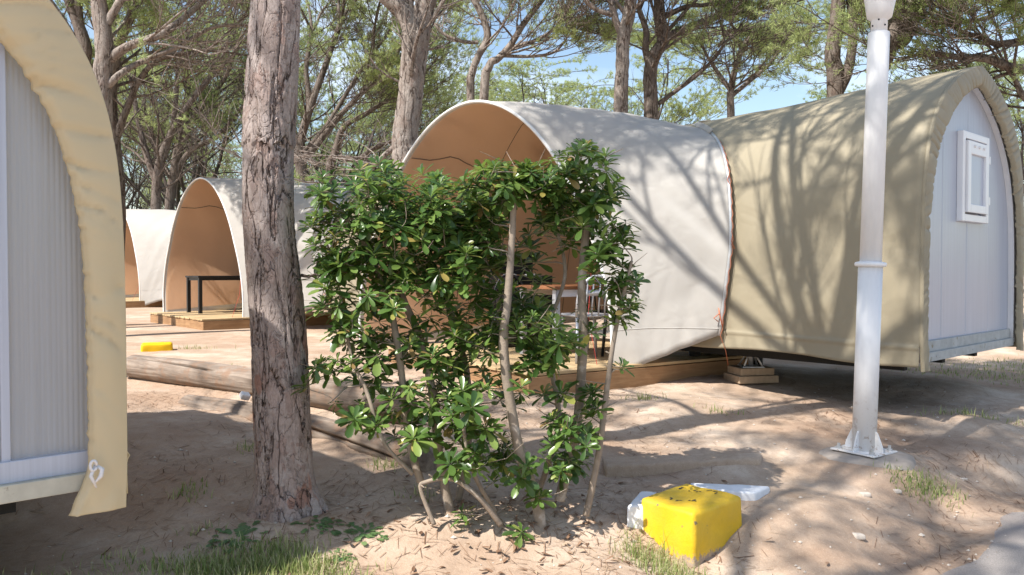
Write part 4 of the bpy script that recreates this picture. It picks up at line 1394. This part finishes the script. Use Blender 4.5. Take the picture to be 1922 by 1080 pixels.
# low shrubs of the understorey
rb = random.Random(12)
tp = []; td = []
ub = Tree(55); ub.zmin = .2; ub.zcap = 2.6
for k in range(9):
    a = 2 * PI * k / 9
    ub.grow(Vector((0, 0, -.05)), (math.cos(a) * .7, math.sin(a) * .7, 1), 1.5, .03, 1, 3)
us_ = thing('understorey_shrub', 'low green shrub among the far pine trunks', 'shrub', (-4.5, 24, 0), 0, 'low shrubs under the far pines')
finish_tree(ub, us_, 'bark_far', 'needle_pale', 9, 14, (.14, .26), .035)
for (x, y, s) in ((-12.0, 26.5, 1.0), (-13.6, 28.5, 1.2), (-14.5, 31, 1.3), (-17.5, 38, 1.5), (-20.5, 44, 1.6), (-12.5, 34, 1.4), (-24, 46, 1.7), (-3.2, 27, 1.2), (-6.2, 29, 1.3), (-13, 38, 1.5), (-17, 36, 1.5), (-9, 33, 1.4), (-1, 33, 1.5), (4, 35, 1.5), (9, 40, 1.6), (-22, 42, 1.6), (-5, 40, 1.7), (14, 43, 1.7), (20, 28, 1.4), (24, 40, 1.6), (-28, 48, 1.8), (15, 20, 1.1)):
    c = copy_tree(us_); c.location = (x, y, 0); c.scale = (s * 1.2, s * 1.2, s); c.rotation_euler = (0, 0, rb.uniform(0, 6))

# ------------------------------------------------------------------ logs
M['log'] = wood('weathered log', (.085, .06, .045), (.38, .31, .255), (7, 7, .6), .9, 1.0, (.24, .15, .10))
# the log's grain runs along its own length: build it along z and lay it down


def log(label, a, b, r0, r1, seed, bend=.05, rot=0):
    a = Vector(a); b = Vector(b); d = b - a; ln = d.length
    mb = MB(); n = 170; kk = 120; rows = []
    for i in range(n + 1):
        t = i / n
        r = r0 + (r1 - r0) * t
        cx = bend * math.sin(t * PI) + .02 * noise.noise(Vector((t * 4, 0, seed))); cy = .02 * noise.noise(Vector((t * 3, 5, seed)))
        row = []
        for k in range(kk):
            an = 2 * PI * k / kk
            f = 1 + .10 * noise.noise(Vector((math.cos(an) * 1.2, math.sin(an) * 1.2, t * 2.5 + seed))) + .05 * noise.noise(Vector((math.cos(an) * 5, math.sin(an) * 5, t * 3 + seed)))
            # long drying cracks
            for ck, (ca, c0, c1) in enumerate(((.6, .08, .55), (1.5, .35, .95), (2.3, .05, .4), (5.2, .3, .8))):
                dd = (an - ca - .25 * math.sin(t * 5 + ck + seed)); dd = (dd + PI) % (2 * PI) - PI
                if c0 < t < c1: f -= .42 * math.exp(-(dd / .075) ** 2) * min(1, (t - c0) / .06, (c1 - t) / .06)
            if t < .02: f *= .75 + .25 * t / .02
            if t > .985: f *= .75 + .25 * (1 - t) / .015
            row.append((cx + r * f * math.cos(an), cy + r * f * math.sin(an), t * ln))
        rows.append(row)
    mb.grid(rows, close=True)
    o = len(mb.v)
    mb.f.append(tuple(range(kk - 1, -1, -1))); mb.f.append(tuple(n * kk + k for k in range(kk)))
    ob = mb.build('log', M['log'], smooth=True)
    q = d.to_track_quat('Z', 'Y'); ob.rotation_mode = 'QUATERNION'
    from mathutils import Quaternion
    ob.rotation_quaternion = q @ Quaternion((0, 0, 1), rot); ob.location = a
    return tag(ob, label, 'log', 'old logs edging the terrace')


log('upper grey weathered log with long cracks, edging the terrace behind the close pine', (-3.78, 7.85, .10), (-.72, 5.55, .08), .112, .128, 3, .08)
log('lower half buried log below the upper one', (-2.75, 6.7, -.10), (-.45, 4.72, -.14), .10, .12, 8, .04, 1.2)
mb = MB(); mb.tube([(0, 0, -.2), (.005, 0, .1), (-.01, .01, .27)], [.045, .045, .04], 9, jit=lambda i, k: 1 + .12 * noise.noise(Vector((i * 2, k, 3))))
sk = mb.build('stake', M['log'], smooth=True); sk.location = (-3.93, 7.8, gz(-3.93, 7.8)); tag(sk, 'short brown wooden stake at the left end of the upper log', 'stake')
q = at(457, 741, 6.25)
mb = MB(); mb.box((0, 0, .025), (.075, .06, .05), .6)
cu = mb.build('paper_cup', M['white_plastic']); cu.location = (q.x, q.y, q.z - .03); cu.rotation_euler = (.3, .5, .2); bevel(cu, .012, 3)
tag(cu, 'small crumpled white scrap caught between the two logs', 'litter scrap')

# ------------------------------------------------------------------ leafy shrub
rs = random.Random(21)
shrub = thing('leafy_shrub', 'green leafy shrub of glossy whorled leaves on bare grey stems right of the close pine', 'shrub', (-.02, 4.05, -.22))
so_ = Vector((-.02, 4.05, -.22))
STEMS = [  # (px, py, width, Y)
    [(1018, 1005, 24, 3.98), (1004, 930, 22, 3.98), (978, 860, 20, 3.95), (960, 770, 19, 3.93), (945, 650, 18, 3.92), (953, 560, 15, 3.93), (960, 460, 13, 3.95), (966, 350, 11, 3.97)],
    [(1050, 940, 20, 4.1), (1082, 800, 18, 4.12), (1094, 650, 18, 4.12), (1092, 540, 16, 4.13), (1098, 450, 15, 4.15), (1105, 370, 10, 4.15), (1080, 300, 6, 4.15)],
    [(1100, 968, 13, 4.0), (1122, 860, 12, 4.0), (1138, 740, 11, 4.0), (1150, 650, 9, 4.0), (1165, 575, 8, 4.0), (1186, 490, 5, 4.0)],
    [(845, 965, 18, 4.1), (824, 850, 17, 4.12), (812, 740, 16, 4.14), (790, 640, 15, 4.15), (760, 570, 14, 4.16), (735, 505, 12, 4.18), (720, 430, 9, 4.2), (700, 370, 6, 4.2)],
    [(790, 905, 15, 4.02), (768, 830, 14, 4.02), (758, 740, 13, 4.02), (748, 660, 13, 4.04), (728, 560, 12, 4.08), (690, 470, 9, 4.1), (655, 400, 6, 4.1)],
    [(815, 985, 9, 3.85), (790, 920, 8, 3.85), (800, 905, 8, 3.85), (850, 900, 9, 3.85), (900, 935, 11, 3.86), (940, 985, 13, 3.9)],
    [(1012, 920, 12, 4.2), (1048, 800, 11, 4.22), (1036, 700, 10, 4.22), (1020, 640, 8, 4.24), (1060, 520, 7, 4.26), (1045, 430, 5, 4.26)],
    [(860, 940, 14, 4.25), (880, 820, 13, 4.27), (876, 700, 12, 4.3), (850, 600, 11, 4.32), (830, 500, 9, 4.35), (860, 400, 7, 4.35), (900, 340, 5, 4.35)],
    [(775, 890, 9, 3.95), (720, 830, 7, 3.93), (690, 740, 8, 3.95), (660, 670, 7, 3.98), (640, 560, 6, 4.0), (612, 450, 4, 4.0)],
    [(930, 960, 9, 4.0), (890, 890, 8, 3.92), (870, 800, 7, 3.88), (880, 740, 5, 3.85)]]
nodes = []       # (point, dir, is_low)
for st in STEMS:
    ctrl = [(at(px, py, y), wp / 2 * y / F) for px, py, wp, y in st]
    p, r_ = smooth_poly(ctrl, 8 * len(ctrl))
    mb = MB(); ph = rs.random() * 9
    mb.tube(p, r_, 9, jit=lambda i, k: 1 + .12 * noise.noise(Vector((i * .6, k * 1.1, ph))))
    for kn in range(5):
        i = rs.randrange(8, len(p) - 3); dd = rvec(rs); dd.z = abs(dd.z) * .5
        mb.tube([p[i], p[i] + dd * (r_[i] + .012), p[i] + dd * (r_[i] + .03 + rs.random() * .05)], [r_[i] * .5, .005, .003], 5)
    mb.build('stem', None, shrub, True, origin=so_)
    for i in range(6, len(p)):
        nodes.append((p[i], (p[i] - p[i - 1]).normalized(), r_[i]))
BL = [(925, 560, 40, 45, 4.15, .2, 9), (905, 420, 40, 45, 4.15, .2, 8), (990, 470, 25, 40, 4.2, .12, 5), (660, 640, 45, 45, 4.0, .2, 7), (745, 800, 40, 40, 4.0, .2, 4), (800, 830, 40, 40, 4.0, .2, 4), (850, 860, 35, 35, 4.0, .2, 3), (930, 870, 30, 40, 4.1, .2, 3), (1060, 890, 35, 30, 4.0, .15, 3), (700, 690, 40, 40, 4.05, .2, 6),
      (1012, 345, 34, 26, 4.05, .2, 11), (1035, 395, 26, 30, 4.15, .15, 8), (990, 325, 24, 14, 4.05, .12, 5), (910, 470, 45, 50, 4.2, .25, 13), (600, 350, 16, 22, 4.0, .1, 4), (620, 500, 34, 40, 4.0, .15, 8),
      (960, 850, 30, 40, 4.15, .2, 6), (1040, 760, 30, 40, 4.1, .15, 6), (930, 640, 25, 40, 4.1, .15, 5),  # leaf masses: px, py, rx, ry, Y, spread, count
    (690, 365, 95, 60, 4.1, .3, 40), (640, 440, 60, 90, 4.05, .25, 26), (800, 385, 120, 62, 4.15, .32, 58), (760, 470, 130, 70, 4.15, .35, 56), (690, 520, 85, 60, 4.1, .3, 26),
    (840, 500, 95, 75, 4.2, .35, 44), (920, 350, 45, 40, 4.05, .25, 15), (880, 420, 60, 60, 4.2, .25, 20), (970, 355, 40, 30, 4.0, .15, 9), (935, 318, 20, 12, 4.1, .1, 5),
    (1090, 330, 70, 58, 4.12, .25, 42), (1050, 420, 30, 60, 4.2, .2, 14), (1120, 420, 55, 70, 4.1, .25, 26), (1150, 500, 36, 50, 4.05, .15, 11), (1180, 550, 22, 40, 4.0, .1, 8),
    (640, 580, 42, 40, 4.05, .2, 9), (720, 620, 60, 50, 4.1, .3, 13), (630, 690, 42, 20, 3.95, .12, 8), (620, 755, 14, 8, 3.9, .03, 1), (568, 722, 10, 8, 3.98, .03, 1),
    (700, 780, 40, 34, 3.95, .2, 10), (850, 620, 85, 60, 4.2, .35, 30), (860, 700, 80, 60, 4.1, .3, 26), (810, 760, 80, 50, 4.0, .25, 22), (880, 790, 45, 40, 3.9, .2, 12), (740, 700, 40, 50, 4.1, .2, 7), (1000, 560, 35, 40, 4.3, .2, 12),
    (1010, 620, 48, 45, 3.98, .2, 14), (1050, 660, 35, 30, 3.98, .1, 6), (1005, 700, 30, 50, 4.0, .15, 9), (1060, 840, 45, 50, 4.0, .18, 16), (1110, 800, 22, 40, 4.0, .1, 5), (895, 868, 35, 22, 3.85, .1, 6), (985, 880, 20, 20, 3.9, .08, 3),
    (1005, 940, 18, 12, 3.88, .05, 2), (880, 970, 18, 12, 3.85, .05, 2), (985, 1000, 8, 6, 3.85, .02, 1), (1165, 685, 10, 8, 3.98, .03, 1), (1110, 735, 12, 12, 4.0, .05, 2), (950, 750, 30, 60, 4.15, .2, 8), (1100, 590, 20, 40, 4.1, .1, 3), (1170, 600, 16, 25, 4.0, .06, 4)]
targets = []
for px, py, rx, ry, y, sp, cnt in BL:
    for _ in range(int(cnt * (1.36 if py < 560 else 1.12) + .5)):
        a = rs.random() * 2 * PI; q = rs.random() ** .55
        targets.append(at(px + rx * q * math.cos(a), py + ry * q * math.sin(a), y + rs.uniform(-sp, sp)))
np_nodes = [n[0] for n in nodes]
order = sorted(targets, key=lambda p: min((p - q).length for q in np_nodes))
twigs = MB(); ros = []
for p in order:
    best = None; bd = 9
    for (q, d, r_) in nodes:
        v = p - q; c = v.length
        if v.z < -.03: c += -v.z * 1.6
        c += max(0, .35 - v.normalized().dot(d)) * .12
        if c < bd: bd = c; best = (q, d, r_)
    q, d, r_ = best
    ln = (p - q).length
    m1 = q + d * ln * .35 + Vector((0, 0, -.02 * ln)); m2 = p - ((p - q).normalized() * .35 + Vector((0, 0, .5))) * ln * .3
    cs = []
    for k in range(7):
        t = k / 6
        cs.append(q * (1 - t) ** 3 + m1 * 3 * t * (1 - t) ** 2 + m2 * 3 * t * t * (1 - t) + p * t ** 3)
    rad0 = min(r_ * .6, .0032 + ln * .012)
    twigs.tube(cs, [rad0 + (.0022 - rad0) * k / 6 for k in range(7)], 5, cap=False)
    for k in range(2, 7):
        nodes.append((cs[k], (cs[k] - cs[k - 1]).normalized(), max(rad0 * (1 - k / 9), .0025)))
    ros.append((p, (cs[-1] - cs[-2]).normalized()))
for _ in range(190):
    q, d, r_ = nodes[rs.randrange(len(nodes))]
    v = rvec(rs); v.z = v.z * .6 + .25
    ln = rs.uniform(.05, .19); k1 = q + v * ln * .5 + rvec(rs) * ln * .12
    twigs.tube([q, k1, q + v * ln + rvec(rs) * ln * .15], [min(r_, .0032), .0024, .0013], 4, cap=False)
tag(twigs.build('twig', None, shrub, True, origin=so_), kind='stuff')
M['shrub_bark'] = simple('shrub bark', (.30, .245, .195), .85, .15, .25, 14, 90, .5, 0, ((.46, .41, .36), 7, .58))
for o in bpy.data.objects:
    if o.parent == shrub: o.data.materials.append(M['shrub_bark'])

lv = MB()


def leaf(base, d, up, ln, wd, curl):
    d = d.normalized(); s = d.cross(up)
    if s.length < 1e-3: s = d.orthogonal()
    s.normalize(); n = s.cross(d)
    o = len(lv.v)
    for t, w_ in ((0, .10), (.28, .42), (.58, .88), (.8, 1.0), (.94, .72), (1.0, .12)):
        c = base + d * (ln * t) - n * (curl * ln * t * t)
        w2 = wd / 2 * w_
        e = n * (w2 * .30)
        lv.v.append(tuple(c - s * w2 + e)); lv.v.append(tuple(c)); lv.v.append(tuple(c + s * w2 + e))
    for k in range(5):
        a = o + k * 3
        lv.f.append((a, a + 1, a + 4, a + 3)); lv.f.append((a + 1, a + 2, a + 5, a + 4))


for p, d in ros:
    ax = (d * .55 + Vector((rs.uniform(-.35, .35), rs.uniform(-.55, .15), .75))).normalized()
    x = ax.orthogonal().normalized(); y = ax.cross(x)
    droop = rs.random() < .25
    n = rs.randint(10, 16); sc = rs.choice((.7, .9, 1.0, 1.1, 1.2, 1.3)) * rs.uniform(.9, 1.1)
    for k in range(n):
        a = k * 2.399 + rs.uniform(-.25, .25); t = k / n
        el = (.95 - 1.15 * t) + rs.uniform(-.15, .15) - (.55 if droop else 0)
        hd_ = x * math.cos(a) + y * math.sin(a)
        dv = hd_ * math.cos(el) + ax * math.sin(el)
        ln = (.046 + .033 * min(1, t * 1.6)) * sc * rs.uniform(.85, 1.15)
        leaf(p - ax * (.02 * t), dv, ax, ln, ln * rs.uniform(.30, .38), rs.uniform(.05, .30))
lf = lv.build('foliage', M['leaf'], shrub, True, origin=so_)

# ------------------------------------------------------------------ grass, weeds, litter, stones
def blades(name, spots, seed, mat='grass', label='', hmin=.04, hmax=.12, wd=.005):
    r = np.random.RandomState(seed); V_ = []; F_ = []; o = 0
    for (cx, cy, sx, sy, n, hs) in spots:
        for _ in range(n):
            x = cx + r.normal() * sx; y = cy + r.normal() * sy
            z = gz(x, y) - .005; h = r.uniform(hmin, hmax) * hs; a = r.uniform(0, 6.28); b = r.uniform(.1, .8); wv = wd * r.uniform(.6, 1.3)
            dx, dy = math.cos(a), math.sin(a); px, py = -dy * wv / 2, dx * wv / 2
            for t, k in ((0, 1), (.5, .8), (1, .05)):
                off = b * h * t * t; zz = z + h * t * (1 - .35 * b * t)
                V_.append((x + dx * off - px * k, y + dy * off - py * k, zz)); V_.append((x + dx * off + px * k, y + dy * off + py * k, zz))
            F_ += [(o, o + 1, o + 3, o + 2), (o + 2, o + 3, o + 5, o + 4)]; o += 6
    ob = np_mesh(name, np.array(V_), np.array(F_), M[mat])
    return tag(ob, label, kind='stuff')


GL = []
for px, py, sx, sy, n_, h_ in ((430, 1075, .2, .06, 500, .9), (520, 1062, .14, .05, 450, 1), (590, 1075, .12, .05, 350, 1), (480, 1040, .12, .04, 260, .8), (350, 1078, .18, .04, 160, .7), (550, 1035, .08, .03, 120, .8), (240, 1050, .1, .04, 30, .9), (380, 1000, .06, .03, 30, .7)):
    q = hit(px, py); GL.append((q.x, q.y, sx, sy, n_, h_))
blades('grass', GL + [(-1.2, 3.42, .22, .10, 300, 1), (-1.42, 3.5, .12, .1, 260, .8), (-.95, 3.32, .16, .06, 500, 1), (-1.75, 3.4, .2, .05, 90, .8), (-1.25, 3.58, .1, .05, 160, .6), (-.75, 3.35, .08, .05, 80, .7), (-2.1, 3.42, .25, .05, 60, .7)], 3, label='patch of short grass at the bottom left corner of the verge', hmin=.03, hmax=.10)
blades('grass', [(.72, 3.80, .08, .06, 420, 1), (.60, 3.86, .06, .06, 160, .9), (.80, 3.72, .06, .04, 180, .9), (.62, 3.95, .05, .05, 60, 1.1), (.74, 3.93, .03, .03, 20, 2)], 4, label='tuft of dry green grass in front of the yellow block', hmin=.02, hmax=.085, wd=.004)
blades('grass', [(2.50, 4.86, .10, .05, 240, .75), (2.68, 4.93, .07, .04, 70, .9), (2.38, 4.80, .05, .03, 50, .6)], 5, label='grass tuft at the foot of the lamp post', hmin=.03, hmax=.11, wd=.006)
blades('grass', [(1.08, 6.55, .07, .03, 70, .9), (1.64, 6.2, .08, .04, 40, .8), (-2.85, 8.1, .14, .06, 90, 1), (-1.62, 5.05, .06, .06, 90, .8), (-1.75, 4.3, .05, .06, 70, .8), (3.5, 6.3, .15, .05, 80, .9), (3.95, 6.3, .2, .05, 60, .8), (-4.2, 10.6, .15, .05, 60, 1), (-.75, 4.7, .06, .05, 60, .9), (-.5, 4.35, .05, .05, 30, 1)], 6, label='scattered small grass tufts on the bare earth', hmin=.03, hmax=.10, wd=.006)
blades('grass', [(5.2, 8.6, .5, .3, 450, .6), (6.2, 9.4, .6, .4, 500, .7)], 8, label='thin grass in shade behind the khaki tent', hmin=.04, hmax=.12, wd=.008)


def weed(label, x, y, s, seed):
    r = random.Random(seed); mb = MB(); z = gz(x, y)
    for k in range(48):
        a = r.random() * 6.28; d0 = r.uniform(0, .09) * s; ln = r.uniform(.025, .055) * s
        c = Vector((x + math.cos(a) * d0 * 1.3, y + math.sin(a) * d0, 0)); d = Vector((math.cos(a + r.uniform(-.6, .6)), math.sin(a + r.uniform(-.6, .6)), r.uniform(.1, .5)))
        d.normalize(); sd = d.cross(Vector((0, 0, 1))).normalized()
        c.z = gz(c.x, c.y) + .004; o = len(mb.v)
        for t, w_ in ((0, .06), (.2, .22), (.35, .16), (.5, .34), (.62, .24), (.8, .32), (1, .04)):
            p = c + d * ln * t - Vector((0, 0, .45 * ln * t * t)); p.z = max(p.z, gz(p.x, p.y) + .003)
            mb.v.append(tuple(p - sd * ln * w_)); mb.v.append(tuple(p + sd * ln * w_))
        for k2 in range(6): mb.f.append((o + 2 * k2, o + 2 * k2 + 1, o + 2 * k2 + 3, o + 2 * k2 + 2))
    ob = mb.build('weed', M['weed'], origin=(x, y, z))
    return tag(ob, label, 'weed', 'flat green weeds on the verge')


def weed_px(px, py, s, seed, label):
    for Yv in np.arange(3.2, 6, .01):
        p = at(px, py, Yv)
        if p.z < gz(p.x, p.y): break
    weed(label, p.x, p.y, s, seed)


weed_px(600, 985, .9, 1, 'largest flat leafy weed in the shade right of the pine foot')
weed_px(682, 1003, .95, 2, 'pale leafy weed on sunlit sand below the shrub')
weed_px(448, 1012, 1.1, 3, 'leafy weed at the back of the grass patch left of the pine foot')
weed_px(640, 1047, .5, 4, 'smallest leafy weed near the bottom edge below the others')
weed_px(540, 966, .35, 5, 'tiny sprout against the foot of the close pine')

# loose pine litter and pebbles
r = np.random.RandomState(9); n = 26000
xx = r.uniform(-3.4, 4.8, n); yy = 3.0 + 5.2 * r.uniform(0, 1, n) ** 1.3
keep = np.array([noise.noise(Vector((a * .9, b * .9, 5))) + .25 * noise.noise(Vector((a * 3, b * 3, 2))) > r.uniform(-.35, .45) for a, b in zip(xx, yy)])
keep &= road_s(xx, yy) > -.2
V_ = []; F_ = []; o = 0
for a, b in zip(xx[keep], yy[keep]):
    an = r.uniform(0, 6.28); l = r.uniform(.03, .10); wv = r.uniform(.0008, .0018) * (2.2 if r.uniform() < .05 else 1); z = gz(a, b) + .004
    dx, dy = math.cos(an), math.sin(an); z2 = gz(a + dx * l, b + dy * l) + .004 + r.uniform(0, .006)
    V_ += [(a + dy * wv, b - dx * wv, z), (a - dy * wv, b + dx * wv, z), (a + dx * l - dy * wv, b + dy * l + dx * wv, z2), (a + dx * l + dy * wv, b + dy * l - dx * wv, z2)]
    F_.append((o, o + 1, o + 2, o + 3)); o += 4
tag(np_mesh('pine_litter', np.array(V_), np.array(F_), M['litter']), 'dry pine needles and twig bits strewn on the earth', kind='stuff')
r = random.Random(15); lv = MB()
for _ in range(240):
    a = r.gauss(-.05, .5); b = r.gauss(4.05, .28)
    an = r.uniform(0, 6.28); base = Vector((a, b, gz(a, b) + .006))
    leaf(base, Vector((math.cos(an), math.sin(an), r.uniform(-.05, .35))), Vector((0, 0, 1)), r.uniform(.03, .065), r.uniform(.012, .022), r.uniform(-.3, .5))
tag(lv.build('fallen_leaves', M['litter']), 'dry brown leaves fallen beneath the leafy shrub', kind='stuff')
r = random.Random(5); mb = MB()
for _ in range(900):
    a = r.uniform(-2.6, 4.4); b = 3.0 + 4.5 * r.random() ** 1.6
    if road_s(np.float64(a), np.float64(b)) > 1.2 and r.random() < .6: continue
    s = r.uniform(.004, .012) * (1.7 if r.random() < .06 else 1); z = gz(a, b)
    o = len(mb.v); q = rvec(r)
    for v in ((1, 0, 0), (-1, 0, 0), (0, 1, 0), (0, -1, 0), (0, 0, .7), (0, 0, -.7)):
        mb.v.append((a + (v[0] * r.uniform(.7, 1.3) + q.x * .2) * s, b + v[1] * r.uniform(.7, 1.2) * s, z + .2 * s + v[2] * s))
    for f in ((0, 2, 4), (2, 1, 4), (1, 3, 4), (3, 0, 4), (2, 0, 5), (1, 2, 5), (3, 1, 5), (0, 3, 5)): mb.f.append(tuple(i + o for i in f))
tag(mb.build('gravel', M['stone'], smooth=False), 'small pebbles scattered on the verge', kind='stuff')


def stone(label, x, y, s, seed, mat='stone'):
    q = [(x + s * math.cos(a) * (1.2 if k % 2 else .8), y + s * math.sin(a) * .8) for k, a in enumerate((-2.3, -.7, .7, 2.4))]
    z = gz(x, y)
    return rough_block('stone', q, z - s * .3, z + s * .45, mat, label, 'stone', s * .25, seed, s * .2, group='loose stones on the verge')


stone('flat pale stone alone near the road edge, right of the yellow block', 1.80, 4.13, .042, 1)
stone('grey stone nearest the lamp post grass', 2.3, 4.75, .03, 2)
stone('greenish grey stone in the shade before the lamp post, upper of a pair', 2.05, 4.62, .035, 3)
stone('small stone right beside the road edge by the far right', 2.95, 5.2, .03, 4)
# dry bare twig hanging out of the shrub over the lower log
tw = MB(); tw.tube([at(690, 805, 4.3), at(720, 790, 4.25), at(740, 778, 4.2), at(775, 800, 4.12)], [.003, .005, .006, .005], 6)
tw.build('dead_twig', M['shrub_bark'], shrub, True, origin=so_)
tw = MB(); tw.tube([at(640, 728, 3.95), at(690, 722, 4.0), at(735, 730, 4.05), at(760, 735, 4.06)], [.004, .006, .007, .006], 6)
tw.tube([at(648, 728, 3.95), at(632, 745, 3.92), at(620, 756, 3.9)], [.005, .004, .003], 6)
tw.build('dead_twig', M['shrub_bark'], shrub, True, origin=so_)
